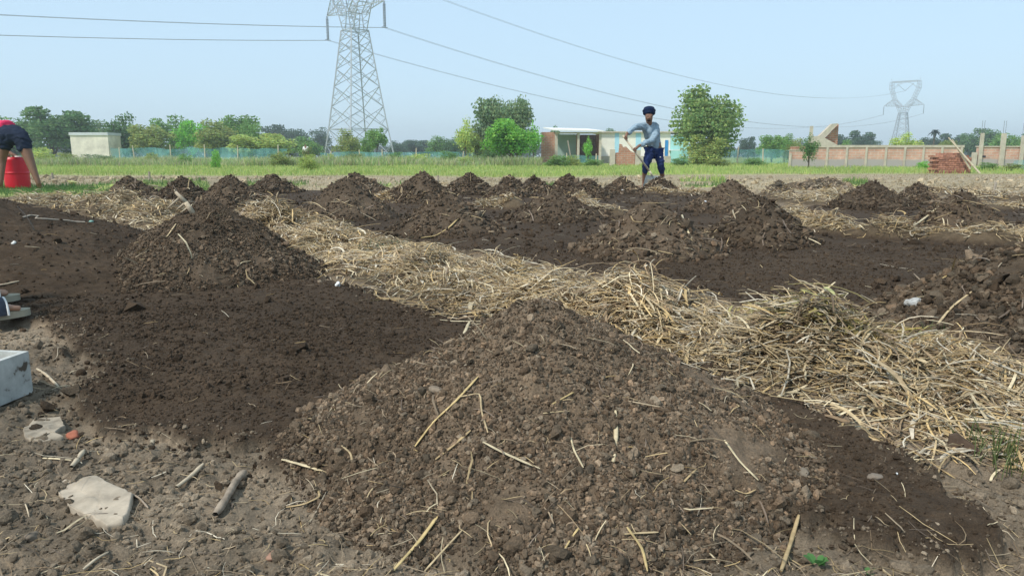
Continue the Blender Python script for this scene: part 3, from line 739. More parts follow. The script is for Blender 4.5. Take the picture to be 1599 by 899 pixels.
# ---- pylons and lines
LDIR = Vector((205, 222, 0)).normalized()
def pylon(loc, rz, tk, lab):
    """arms along local x"""
    root = empty('transmission_tower', loc, rz); tag(root, lab, 'pylon', 'lattice towers of the power line')
    root.scale = (1, 1, .95); zw_, hb, hw_ = 22.6, 4.4, 1.65
    body = MB()
    def hx(z): return hb + (hw_ - hb) * (z / zw_) ** .92
    levels = [0, 5.5, 9.5, 13, 16, 18.7, 20.8, 22.6]
    cn = [(-1, -1), (1, -1), (1, 1), (-1, 1)]
    def cp(k, z): h_ = hx(z); return (cn[k % 4][0] * h_, cn[k % 4][1] * h_, z)
    for k in range(4):
        for z0, z1 in zip(levels[:-1], levels[1:]):
            body.bar(cp(k, z0), cp(k, z1), .13 * tk); body.bar(cp(k, z0), cp(k + 1, z1), .065 * tk); body.bar(cp(k + 1, z0), cp(k, z1), .065 * tk)
            m0 = Vector(cp(k, z0)).lerp(Vector(cp(k + 1, z1)), .25); body.bar(cp(k, (z0 + z1) / 2), m0, .04 * tk); m1 = Vector(cp(k + 1, z0)).lerp(Vector(cp(k, z1)), .25); body.bar(cp(k + 1, (z0 + z1) / 2), m1, .04 * tk)
            m2 = Vector(cp(k, z0)).lerp(Vector(cp(k + 1, z1)), .75); body.bar(cp(k + 1, (z0 + z1) / 2), m2, .04 * tk); m3 = Vector(cp(k + 1, z0)).lerp(Vector(cp(k, z1)), .75); body.bar(cp(k, (z0 + z1) / 2), m3, .04 * tk)
        for z in (5.5, 22.6): body.bar(cp(k, z), cp(k + 1, z), .09 * tk)
    body.build('body', STEEL, root)
    head = MB(); dpt = 1.3
    def lat(p0, p1, q0, q1, n_):   # ladder lattice between two chords in both faces
        for s_ in (-1, 1):
            y0 = s_ * dpt
            A0, A1, B0, B1 = [Vector((p[0], y0, p[1])) for p in (p0, p1, q0, q1)]
            head.bar(A0, A1, .085 * tk); head.bar(B0, B1, .085 * tk)
            for i in range(n_):
                a, b_ = i / n_, (i + 1) / n_; head.bar(A0.lerp(A1, a), B0.lerp(B1, b_), .045 * tk); head.bar(A0.lerp(A1, b_), B0.lerp(B1, b_), .045 * tk)
        for i in range(n_ + 1):
            a = i / n_
            for p, q in ((p0, p1), (q0, q1)):
                x = p[0] + (q[0] - p[0]) * a; z = p[1] + (q[1] - p[1]) * a; head.bar((x, -dpt, z), (x, dpt, z), .04 * tk)
    for s_ in (-1, 1):
        lat((s_ * 1.65, 22.6), (s_ * 3.4, 26.8), (s_ * .8, 22.6), (s_ * .3, 25.6), 3)           # waist to crotch
        lat((s_ * .2, 25.6), (s_ * 3.2, 29.0), (s_ * 1.6, 25.2), (s_ * 4.4, 27.4), 4)
        lat((s_ * 3.2, 28.6), (s_ * 5.4, 34.8), (s_ * 4.2, 27.4), (s_ * 6.8, 34.8), 5)        # side of the window
        lat((s_ * 5.4, 34.8), (s_ * 5.6, 38.2), (s_ * 6.8, 34.8), (s_ * 6.7, 38.2), 2)
        for y_ in (-dpt, dpt): head.bar((s_ * 5.4, y_, 34.8), (s_ * 2.6, y_, 37.2), .07 * tk); head.bar((s_ * 2.6, y_, 37.2), (0, y_, 37.9), .07 * tk)
        head.bar((s_ * 6.2, 0, 38.2), (s_ * 6.5, 0, 40.0), .06 * tk)
    lat((-5.6, 38.4), (5.6, 38.4), (-5.6, 37.9), (5.6, 37.9), 10)
    head.build('head_frame', STEEL, root)
    ends = []
    for s_ in (-1, 1):
        arm = MB(); tip = Vector((s_ * 9.0, 0, 26.3))
        for y_ in (-dpt, dpt):
            a0 = Vector((s_ * 3.0, y_, 26.0)); a1 = Vector((s_ * 4.6, y_, 29.6)); arm.bar(a0, tip, .085 * tk); arm.bar(a1, tip, .085 * tk)
            for i in range(1, 5):
                f = i / 5; arm.bar(a0.lerp(tip, f), a1.lerp(tip, f), .04 * tk); arm.bar(a0.lerp(tip, f), a1.lerp(tip, max(0, f - .2)), .04 * tk)
        arm.build('cross_arm', STEEL, root)
        ins = MB(); zt_ = 26.2
        for y_ in (-.12, .12): ins.bar((s_ * 9.0, y_, zt_), (s_ * 9.0, y_, zt_ - 4.2), .07 * tk, 6)
        for i in range(14): ins.bar((s_ * 9.0, -.12, zt_ - .5 - i * .26), (s_ * 9.0, -.12, zt_ - .56 - i * .26), .16, 8); ins.bar((s_ * 9.0, .12, zt_ - .5 - i * .26), (s_ * 9.0, .12, zt_ - .56 - i * .26), .16, 8)
        ins.bar((s_ * 9.0, -.5, zt_ - 4.2), (s_ * 9.0, .5, zt_ - 4.2), .09 * tk)
        ins.build('insulator', WIRE, root); ends.append((s_ * 9.0, 0, zt_ - 4.25))
    ins = MB()
    for s_ in (-1, 1): ins.bar((s_ * 3.6, 0, 37.0), (0, 0, 33.6), .07 * tk, 6)
    ins.build('insulator', WIRE, root); ends.append((0, 0, 33.5)); ends.append((-6.5, 0, 40.0)); ends.append((6.5, 0, 40.0))
    Mx = Matrix.Rotation(rz, 4, 'Z')
    return [Vector(loc) + Mx @ Vector((e[0], e[1], e[2] * .95)) for e in ends]
Y1, Y2 = 130.0, 370.0
L1 = Vector((X_(561, Y1), Y1, 0)); L2 = Vector((X_(1404, Y2), Y2, 0))
E1 = pylon(L1, math.radians(-47), 1.0, 'tall near lattice power pylon with its head cut off by the top of the photo')
E2 = pylon(L2, math.radians(-43), 1.25, 'small distant lattice power pylon fading in haze above the brick wall')
def wire(a, b_, sag, lab, off=.3, t0=0.0, t1=1.0, N=60):
    side = (b_ - a).cross(Vector((0, 0, 1))).normalized()
    Pt = []
    for s_ in (-off, off):
        row = []
        for i in range(N):
            t = t0 + (t1 - t0) * i / (N - 1); p = a.lerp(b_, t) + side * s_; p.z -= 4 * sag * t * (1 - t); row.append(p[:])
        Pt.append(row)
        if off == 0: break
    Pt = np.array(Pt) - np.array(a[:]); dist = np.linalg.norm(Pt + np.array(a[:]), axis=2)
    V_, F_ = tubes(Pt, np.full(Pt.shape[:2], .018) + dist * .00004, 4)
    o = mk('power_line', V_, F_, WIRE); o.location = a; tag(o, lab, 'power line', 'conductors of the power line'); return o
prev = [p - Vector((205, 222, 0)) * 1.05 for p in E1]
names = ['conductor hung from the left arms', 'conductor hung from the right arms', 'centre conductor held inside the tower heads', None, None]
for i in range(3):
    ds = 'lowest' if i == 0 else 'middle' if i == 1 else 'highest'
    wire(E1[i], E2[i], 10.5, f'{names[i]}, {ds} of the three spans between the two pylons', .25)
    if i < 2: wire(E1[i], prev[i], 9.0, f'{names[i]} of the near pylon, running out at the left edge', .25)

# ---- trees
def canopy(seed, N, leaf, lobes=14, flat=.8, trunk=.3, loose=.0, ntr=8):
    """unit tree: height 1, crown about 1 wide; returns crown (V,F,col) and trunk (V,F)"""
    r = np.random.default_rng(seed); cs = []
    for i in range(lobes):
        for _ in range(50):
            p = r.uniform(-1, 1, 3)
            if np.hypot(np.hypot(p[0], p[1]), p[2]) < 1: break
        rad = r.uniform(.13, .25) * (1 - .25 * abs(p[2]))
        cs.append((p[0] * (.5 - rad * .7), p[1] * (.5 - rad * .7), trunk + (1 - trunk) * (.5 + .5 * p[2] * (1 - rad)) , rad))
    cs.append((0, 0, trunk + (1 - trunk) * .5, .26)); cs = np.array(cs)
    wgt = cs[:, 3] ** 2; kx = r.choice(len(cs), N, p=wgt / wgt.sum())
    dv = r.normal(size=(N, 3)); dv /= np.linalg.norm(dv, axis=1, keepdims=True)
    rr = cs[kx, 3] * (r.random(N) ** .4) * (1 + loose * r.normal(0, .3, N))
    # sub-clumping: pull leaves towards twig tips
    tips = cs[kx, :3] + dv * rr[:, None] * [1, 1, flat]
    tw = (np.round(tips * 16) / 16); tips = tips + (tw - tips) * r.uniform(.0, .55, (N, 1))
    q = rot_rand(N, r); s = leaf * r.uniform(.6, 1.3, N)
    base = np.array([[-.5, 0, 0], [0, -.3, .06], [.5, 0, 0], [0, .3, .06]])
    V_ = np.einsum('nij,nvj->nvi', q, base[None] * s[:, None, None]) + tips[:, None]
    V_[..., 2] = np.maximum(V_[..., 2], .03)
    clump = vn(tw[:, 0] * 31 + tw[:, 2] * 17, tw[:, 1] * 29 + 3, seed)
    tint = (.62 + .8 * clump)[:, None] * r.uniform(.8, 1.2, (N, 1)) * (1 + (r.random((N, 1)) - .5) * np.array([[.35, 0, -.2]]))
    Fq = np.arange(4 * N).reshape(N, 4)
    # trunk and limbs
    segs = []; top = trunk + (1 - trunk) * .45
    ax = [(0, 0, -.02), (r.normal(0, .012), r.normal(0, .012), trunk * .5), (r.normal(0, .02), r.normal(0, .02), trunk), (0, 0, top)]
    segs.append((ax, [.028, .023, .02, .012]))
    for i in r.choice(len(cs) - 1, min(ntr, len(cs) - 1), replace=False):
        z0 = r.uniform(trunk * .8, top); c_ = cs[i, :3]
        a = np.array([0, 0, z0]); m_ = (a + c_) / 2 + [0, 0, .03]; segs.append(([a, a + (m_ - a) * .5, m_, c_], [.013, .011, .008, .004]))
    Vt, Ft = tubes(np.array([s_[0] for s_ in segs], float), np.array([s_[1] for s_ in segs], float), 6)
    return (V_.reshape(-1, 3), Fq, np.repeat(tint, 4, 0)), (Vt, Ft)
def tree_meshes(seed, N, leaf, **k):
    (V_, F_, c_), (Vt, Ft) = canopy(seed, N, leaf, **k)
    a = mk('crown', V_, F_, LEAF, np.repeat(c_[:, :], 1, 0)); t = mk('trunk', Vt, Ft, BARK, smooth=True)
    m1, m2 = a.data, t.data; bpy.data.objects.remove(a); bpy.data.objects.remove(t); return m1, m2
PROTO = [tree_meshes(100, 5500, .055, lobes=22, trunk=.08), tree_meshes(101, 5500, .05, lobes=28, trunk=.06, loose=.4), tree_meshes(102, 5500, .055, lobes=20, trunk=.05, flat=.8),
         tree_meshes(103, 5000, .055, lobes=26, trunk=.08, loose=.6), tree_meshes(104, 3600, .06, lobes=26, trunk=-.25, loose=.5)]
BIG = {'round': tree_meshes(201, 11500, .045, lobes=34, trunk=.10, loose=.35, ntr=14), 'bright': tree_meshes(202, 9000, .05, lobes=26, trunk=.14, flat=.75, ntr=12),
       'tall': tree_meshes(203, 9000, .05, lobes=30, trunk=.12, loose=.5, ntr=12), 'dark': tree_meshes(204, 6000, .06, lobes=18, trunk=.24, ntr=8), 'sapling': tree_meshes(205, 1400, .07, lobes=16, trunk=.15, loose=.9, ntr=10)}
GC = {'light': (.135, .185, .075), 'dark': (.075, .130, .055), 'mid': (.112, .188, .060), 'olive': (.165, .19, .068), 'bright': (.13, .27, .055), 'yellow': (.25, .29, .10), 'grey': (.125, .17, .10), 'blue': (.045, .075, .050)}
WID = {'trees along the left of the field': 1.3, 'far dark trees before the pylon': 1.2, 'far trees behind the brick wall': 1.15, 'far trees between the pylon and the tall tree': 1.35}
def tree(px, top, wpx, Yt, g, lab, pk, group=None, name='tree', base=0.0, jy=.85, cat='tree'):
    m1, m2 = pk if isinstance(pk, tuple) else PROTO[pk]
    x = X_(px, Yt); h_ = P(px, top, Yt).z - base; w_ = wpx / FPX * Yt * WID.get(group, 1)
    root = empty(name, (x, Yt, base), random.uniform(0, 6.28)); root.scale = (w_, w_ * jy, h_)
    tag(root, lab, cat, group)
    a = bpy.data.objects.new('crown', m1); COL.objects.link(a); a.parent = root; c_ = GC[g]; j = random.uniform(.88, 1.14); a.color = (c_[0] * j * 1.85, c_[1] * j * 1.9, c_[2] * j * 1.6, 1)
    b_ = bpy.data.objects.new('trunk' if cat == 'tree' else 'stem', m2); COL.objects.link(b_); b_.parent = root
    return root
gl = 'trees along the left of the field'
for a in [(-60, 178, 130, 112, 'mid', 'green tree crown cut by the left edge behind the bending man', 0), (20, 180, 75, 116, 'mid', 'green tree right behind the bending man at the left', 1),
          (84, 164, 95, 108, 'dark', 'tall dark tree just left of and behind the white hut', 2), (118, 172, 60, 112, 'dark', 'dark tree with ragged top rising above the white hut', 1),
          (148, 184, 52, 116, 'grey', 'greyish tree behind the right end of the white hut', 0), (196, 173, 58, 100, 'dark', 'dark green tree just right of the white hut', 3),
          (236, 192, 66, 96, 'olive', 'rounded olive tree behind the net, second right of the hut', 0), (270, 178, 62, 106, 'mid', 'pointed green tree behind the olive one left of the pylon', 1),
          (303, 186, 48, 100, 'bright', 'brighter green tree between the pointed and the broad olive tree', 2), (340, 183, 74, 94, 'olive', 'broad olive tree behind the green net, left of the pylon', 3),
          (374, 176, 70, 108, 'mid', 'tall green tree at the right end of the left row, before the blue ones', 0), (395, 184, 46, 100, 'mid', 'narrow green tree at the right end of the left tree row', 1)]:
    tree(*a, group=gl)
gb = 'far dark trees before the pylon'
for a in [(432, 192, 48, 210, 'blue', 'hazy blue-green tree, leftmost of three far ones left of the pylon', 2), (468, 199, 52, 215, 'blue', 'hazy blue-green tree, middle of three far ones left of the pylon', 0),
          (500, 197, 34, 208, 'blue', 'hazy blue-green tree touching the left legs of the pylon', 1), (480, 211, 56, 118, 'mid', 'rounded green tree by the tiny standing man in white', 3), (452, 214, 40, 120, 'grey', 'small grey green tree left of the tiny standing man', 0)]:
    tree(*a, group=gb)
tree(410, 206, 110, 84, 'yellow', 'spreading pale feathery tree low behind the net, left of the tiny man', 2)
tree(545, 199, 62, 96, 'olive', 'yellowish loose tree standing in front of the left pylon legs', 3)
tree(590, 195, 40, 88, 'mid', 'compact round dark green tree in front of the right pylon legs', BIG['dark'], base=.2)
tree(574, 214, 30, 92, 'mid', 'small bushy tree between the yellowish and the round tree at the pylon', 0)
gm = 'far trees between the pylon and the tall tree'
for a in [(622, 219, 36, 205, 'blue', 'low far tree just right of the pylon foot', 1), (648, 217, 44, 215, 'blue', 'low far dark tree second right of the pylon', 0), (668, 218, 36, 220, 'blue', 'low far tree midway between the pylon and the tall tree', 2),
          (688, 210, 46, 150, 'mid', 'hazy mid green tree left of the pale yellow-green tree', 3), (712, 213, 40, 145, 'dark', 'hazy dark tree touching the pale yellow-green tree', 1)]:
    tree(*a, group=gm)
tree(727, 184, 40, 66, 'yellow', 'pale yellow-green narrow tree left of the tall grey-green tree', BIG['sapling'])
tree(745, 205, 60, 68, 'olive', 'olive bushy tree under the tall grey-green tree', 0)
tree(764, 149, 74, 70, 'grey', 'tall grey-green tree with open top, left one of the two tall tops', BIG['tall'])
tree(808, 150, 68, 72, 'grey', 'tall grey-green tree with open top, right one of the two tall tops', BIG['tall'])
tree(799, 177, 108, 58, 'bright', 'bright green bushy tree in front of the two tall grey-green tops', BIG['bright'])
tree(833, 192, 34, 60, 'bright', 'small bright tree with thin pale trunk at the corner of the brick shed', BIG['sapling'])
tree(775, 222, 70, 62, 'dark', 'dark low bush under the bright green tree', 4, name='bush', cat='bush')
tree(868, 195, 26, 130, 'dark', 'small dark tree top peeping over the shed roof', 1)
tree(952, 198, 22, 130, 'dark', 'tiny tree top peeping over the roof of the white building', 0)
tree(1099, 134, 132, 60, 'light', 'big round leafy tree standing alone right of the digging man', BIG['round'])
tree(1105, 205, 96, 57, 'olive', 'low yellowish skirt of leaves at the foot of the big round tree', 4, name='bush', cat='bush')
for a in [(1168, 212, 34, 180, 'blue', 'far dark tree right beside the big round tree', 2), (1205, 209, 58, 90, 'mid', 'bushy green tree between the big round tree and the brick wall', 0), (1240, 214, 48, 92, 'olive', 'olive tree just left of the stair block', 3),
          (1225, 207, 40, 100, 'mid', 'green tree behind the two bushy ones left of the stair block', 1)]:
    tree(*a, group='trees left of the stair block')
tree(1263, 211, 36, 43, 'dark', 'slim sapling in front of the left end of the brick wall', BIG['sapling'])
gr_ = 'far trees behind the brick wall'
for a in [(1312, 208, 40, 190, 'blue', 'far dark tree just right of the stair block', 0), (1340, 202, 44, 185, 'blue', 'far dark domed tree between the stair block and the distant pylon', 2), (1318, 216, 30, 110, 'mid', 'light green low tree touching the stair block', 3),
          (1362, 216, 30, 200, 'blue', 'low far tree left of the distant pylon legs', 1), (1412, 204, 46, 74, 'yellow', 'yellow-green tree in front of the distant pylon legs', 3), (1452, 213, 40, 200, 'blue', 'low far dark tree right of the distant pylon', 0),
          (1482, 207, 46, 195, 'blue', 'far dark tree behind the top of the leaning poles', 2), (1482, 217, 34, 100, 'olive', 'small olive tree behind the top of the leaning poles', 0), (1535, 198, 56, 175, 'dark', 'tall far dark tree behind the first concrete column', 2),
          (1512, 206, 36, 180, 'dark', 'far dark tree left of the first concrete column', 0), (1577, 206, 62, 120, 'mid', 'rounded mid green tree between the concrete columns', 1), (1600, 205, 60, 200, 'dark', 'far dark tree behind the last concrete column', 3),
          (1660, 200, 90, 150, 'dark', 'dark tree beyond the right edge of the wall', 0)]:
    tree(*a, group=gr_)
def palm():
    root = empty('palm_tree', (X_(1455, 150), 150, 0)); tag(root, 'tiny palm with drooping top between the distant pylon and the leaning poles', 'palm'); h_ = Zt(206, 150)
    mb = MB(); mb.bar((0, 0, 0), (.2, 0, h_), .2, 6, .13); mb.build('trunk', BARK, root)
    fr = []; r = np.random.default_rng(1)
    for i in range(22):
        a = i / 22 * 6.28 + r.uniform(-.1, .1); el = r.uniform(-.4, 1.1); L_ = 1.35; s = np.linspace(0, 1, 5)
        fr.append(np.stack([.2 + np.cos(a) * math.cos(el) * s * L_, np.sin(a) * math.cos(el) * s * L_, h_ + np.sin(el) * s * L_ - s ** 2 * .9], 1))
    V_, F_ = tubes(np.array(fr), np.repeat(np.array([[.05, .22, .25, .18, .03]]), 22, 0), 4, .2); o = mk('crown', V_, F_, LEAF, np.ones((len(V_), 3)), root); o.color = (.03, .05, .03, 1)
palm()
def far_wood():
    """mass of woodland on the horizon, too far to tell trees apart"""
    r = np.random.default_rng(8); V_ = []; C_ = []; N = 16000
    th = r.uniform(-.85, .85, N); D = r.uniform(330, 400, N)
    hh = 3.5 + 4.2 * fbm(th * 26, th * 0, 4, 3) ** 1.2 + 2.5 * (fbm(th * 90, th * 0, 14, 2) - .5)
    z = hh * r.random(N) ** .6; c = np.stack([th * D, D, z], 1); q = rot_rand(N, r); s = r.uniform(.9, 1.9, N)
    base = np.array([[-.5, 0, 0], [0, -.45, .06], [.5, 0, 0], [0, .45, .06]]); V_ = np.einsum('nij,nvj->nvi', q, base[None] * s[:, None, None] * 1.3) + c[:, None]
    t = np.repeat((.7 + .6 * vn(th * 120, z * .7, 2))[:, None], 4, 0)
    o = mk('distant_woodland', V_.reshape(-1, 3), np.arange(4 * N).reshape(N, 4), LEAF, t); o.color = (.040, .062, .038, 1); tag(o, 'hazy line of woodland along the whole horizon', 'woodland', kind='stuff')
far_wood()

# ---- shrubs along the field edge
gs = 'shrubs along the far edge of the field'
for i, (px, tp, wp, Yt, g, lab) in enumerate([
    (68, 227, 62, 58, 'yellow', 'rounded yellow-green shrub between the bending man and the white hut'), (100, 236, 44, 56, 'olive', 'low olive shrub at the left foot of the white hut'), (150, 239, 70, 60, 'grey', 'low grey shrub along the foot of the white hut'),
    (238, 236, 40, 55, 'olive', 'straggly low shrub before the left part of the net'), (290, 238, 50, 52, 'mid', 'flat green shrub before the net, left of the leafy bush'), (336, 230, 26, 44, 'bright', 'leafy fresh green bush standing before the net left of the pylon'),
    (438, 234, 44, 50, 'olive', 'brownish shrub at the right end of the left net'), (481, 238, 38, 36, 'yellow', 'isolated pale round shrub standing out in the green field'), (480, 226, 30, 62, 'olive', 'taller pale shrub directly behind the isolated one'),
    (512, 238, 46, 58, 'yellow', 'pale feathery shrub below the left pylon leg'), (556, 238, 54, 58, 'olive', 'olive shrub below the middle of the pylon'), (618, 235, 36, 56, 'mid', 'dark shrub just right of the pylon foot'),
    (655, 238, 60, 60, 'yellow', 'pale shrub midway between the pylon and the bright tree'), (700, 233, 44, 58, 'mid', 'green shrub left of the bright tree'), (725, 242, 50, 52, 'yellow', 'yellowish shrub at the left foot of the bright tree'),
    (870, 240, 58, 50, 'mid', 'bushy green shrub before the brick side of the shed'), (895, 240, 44, 51, 'olive', 'shrub in front of the first shed bay'), (925, 247, 40, 52, 'mid', 'low shrub in front of the second shed bay'),
    (1062, 244, 40, 52, 'mid', 'low shrub just right of the digging man'), (1120, 246, 56, 50, 'olive', 'low shrub under the big round tree'), (1180, 245, 50, 54, 'mid', 'shrub before the net right of the big round tree'),
    (1443, 250, 26, 38, 'bright', 'fresh green shrub left of the brick stack'), (1545, 252, 40, 36, 'mid', 'low shrub before the wall right of the poles'), (1585, 254, 44, 36, 'olive', 'low olive shrub before the wall at the right edge')]):
    tree(px, tp, wp, Yt, g, lab, 4, group=gs, name='shrub', cat='shrub', jy=.6)
# young plant on a thin stem by the shed
tree(918, 215, 18, 63, 'bright', 'thin young tree with few leaves before the dark shed bay', BIG['sapling'])

# ---- grass
def blades(name, lab, N, yr, xr, hgt, wid, cols, seed, mask=True, dens=None):
    r = np.random.default_rng(seed); yy = yr[0] + (yr[1] - yr[0]) * r.random(N) ** 1.3; px = r.uniform(xr[0], xr[1], N); xx = (px - 799.5) / FPX * yy
    if mask: k = grass_mask(xx, yy) > r.uniform(.15, .8, N)
    else: k = np.ones(N, bool)
    k &= fbm(xx * .8, yy * .8, seed, 3) + r.uniform(-.25, .25, N) > .38
    xx, yy = xx[k], yy[k]; n_ = len(xx); zz = surface(xx, yy) if yr[0] < 20 else ground_h(xx, yy)
    h_ = hgt * r.uniform(.4, 1.3, n_) * (.5 + fbm(xx * .35, yy * .35, seed + 1, 3)); a = r.uniform(0, 6.28, n_); wv = np.maximum(wid * r.uniform(.6, 1.4, n_), yy / 740 * .6)
    le = r.normal(0, .3, (n_, 2)) * h_[:, None]; b0 = np.stack([xx, yy, zz - .01], 1); dx = np.stack([np.cos(a) * wv / 2, np.sin(a) * wv / 2, 0 * a], 1)
    mid = b0 + np.stack([le[:, 0] * .35, le[:, 1] * .35, h_ * .6], 1); tip = b0 + np.stack([le[:, 0], le[:, 1], h_], 1)
    V_ = np.stack([b0 - dx, b0 + dx, mid + dx * .8, mid - dx * .8, tip], 1).reshape(-1, 3); i0 = np.arange(n_) * 5
    c_ = np.asarray(cols)[r.integers(0, len(cols), n_)] * (.7 + .6 * fbm(xx * .5, yy * .5, 9, 3))[:, None]
    o = mk(name, V_, [np.stack([i0, i0 + 1, i0 + 2, i0 + 3], 1), np.stack([i0 + 3, i0 + 2, i0 + 4], 1)], GRASS, np.repeat(c_, 5, 0)); tag(o, lab, 'grass', kind='stuff')
GR = [(.42, .50, .15), (.35, .45, .12), (.50, .51, .19), (.30, .42, .12)]
blades('field_grass', 'bright green grass of the field beyond the plot', 120000, (19, 66), (-250, 1850), .17, .02, GR, 1)
blades('edge_weeds', 'tall pale weeds and scrub along the far edge of the field', 42000, (50, 66), (-100, 845), .55, .05, [(.42, .48, .18), (.28, .40, .14), (.50, .50, .26), (.34, .44, .2), (.42, .38, .25)], 12)
blades('bank_grass', 'dense short green grass on the bank at the left', 26000, (10.2, 15.5), (-500, 178), .07, .008, [(.12, .22, .07), (.16, .27, .085), (.10, .18, .06)], 2)
blades('plot_edge_grass', 'patches of green grass just behind the back row of heaps', 26000, (14.3, 22), (170, 1360), .12, .012, [(.14, .24, .07), (.19, .28, .09), (.12, .20, .06)], 3)
blades('dry_grass', 'sparse dry grass on the pale soil behind the plot', 22000, (15, 32), (-200, 1800), .05, .014, [(.36, .29, .18), (.28, .22, .13), (.40, .34, .2)], 4, mask=False)

# ================================================================== PEOPLE
def skin(name, J, E, mat, parent=None, root=None, sub=2, origin=None, crease=0):
    """one continuous tapering surface over a jointed skeleton"""
    names = list(J); me = bpy.data.meshes.new(name + '_bones')
    o0 = Vector(origin) if origin is not None else Vector((0, 0, 0))
    me.from_pydata([(Vector(J[n][0]) - o0)[:] for n in names], [(names.index(a), names.index(b)) for a, b in E], [])
    o = bpy.data.objects.new(name, me); COL.objects.link(o)
    o.modifiers.new('s', 'SKIN'); 
    for i, n in enumerate(names):
        r_ = J[n][1]; sv = me.skin_vertices[0].data[i]; sv.radius = (r_, r_) if not isinstance(r_, tuple) else r_; sv.use_root = (n == (root or names[0]))
    m = o.modifiers.new('u', 'SUBSURF'); m.levels = sub; m.render_levels = sub
    bpy.context.view_layer.update(); dg = bpy.context.evaluated_depsgraph_get()
    nm = bpy.data.meshes.new_from_object(o.evaluated_get(dg)); nm.name = name
    o.modifiers.clear(); o.data = nm; bpy.data.meshes.remove(me); nm.materials.clear(); nm.materials.append(mat)
    nm.polygons.foreach_set('use_smooth', [True] * len(nm.polygons))
    if crease:
        n_ = len(nm.vertices); co = np.empty(n_ * 3, np.float32); nm.vertices.foreach_get('co', co); co = co.reshape(-1, 3); no = np.empty(n_ * 3, np.float32); nm.vertices.foreach_get('normal', no); no = no.reshape(-1, 3)
        d_ = (np.abs(fbm(co[:, 0] * 9 + co[:, 2] * 6, co[:, 2] * 14 - co[:, 0] * 5 + co[:, 1] * 6, 3, 3) - .5) - .1) * crease; co += no * d_[:, None]; nm.vertices.foreach_set('co', co.ravel())
    o.parent = parent
    return o
SKIN = plain('brown_skin', (.20, .105, .065), .55, .3, 12, .12)
SKINL = plain('light_brown_skin', (.34, .19, .12), .55, .3, 12, .1)
NAVY = plain('navy_cloth', (.020, .035, .105), .9, .1, 20, .2); NAVYT = plain('navy_turban_cloth', (.008, .018, .05), .85, .1, 30, .3, bumps=(.5, .01))
SHIRTB = plain('grey_blue_shirt', (.27, .36, .42), .9, .1, 9, .15, bumps=(.6, .02)); REDSH = plain('pink_red_shirt', (.60, .035, .10), .8, .15, 9, .15)
DARKSH = plain('dark_shorts', (.022, .030, .050), .9, .1, 9, .2, bumps=(.5, .02)); WHITESH = plain('white_shirt', (.75, .74, .7), .9, .1, 9, .1)
BLACK = plain('dark_shoe', (.02, .02, .022), .7, .2, 9, .2); GREYC = plain('grey_trousers', (.2, .2, .2), .9, .1, 9, .2)
def hand_on_bar(J, E, tag_, wrist, centre, axis, r=.016, back=None):
    """palm and five fingers closed round a bar"""
    ax = axis.normalized(); out = (back - centre); out = (out - ax * out.dot(ax)).normalized(); sd = ax.cross(out)
    pc = centre + out * (r + .016); J[tag_ + 'palm'] = (pc, (.030, .022)); E.append((wrist, tag_ + 'palm'))
    for i, ln in enumerate((.86, 1.0, .95, .75)):
        o_ = ax * (i - 1.5) * .021; prev_ = tag_ + 'palm'
        for j, an in enumerate((50, 115, 180)):
            a = math.radians(an * ln); p = centre + o_ + (out * math.cos(a) + sd * math.sin(a)) * (r + .011); n = f'{tag_}f{i}{j}'; J[n] = (p, .0095 - .0012 * j); E.append((prev_, n)); prev_ = n
    prev_ = tag_ + 'palm'
    for j, an in enumerate((-45, -100)):
        a = math.radians(an); p = centre + ax * (-.045 + .012 * j) + (out * math.cos(a) + sd * math.sin(a)) * (r + .012); n = f'{tag_}t{j}'; J[n] = (p, .0105 - .001 * j); E.append((prev_, n)); prev_ = n
def eyes(parent, c, fwd, up, s=.032):
    rt = fwd.cross(up).normalized()
    for k in (-1, 1):
        mb = MB(); mb.add(ICO[2][0] * [.011, .011, .009] + np.array((c + rt * k * s + fwd * .083 + up * .012)[:]), ICO[2][1]); mb.build('eye', EYE, parent, True)
EYE = plain('eye', (.02, .015, .012), .3, .5, 9, .1)

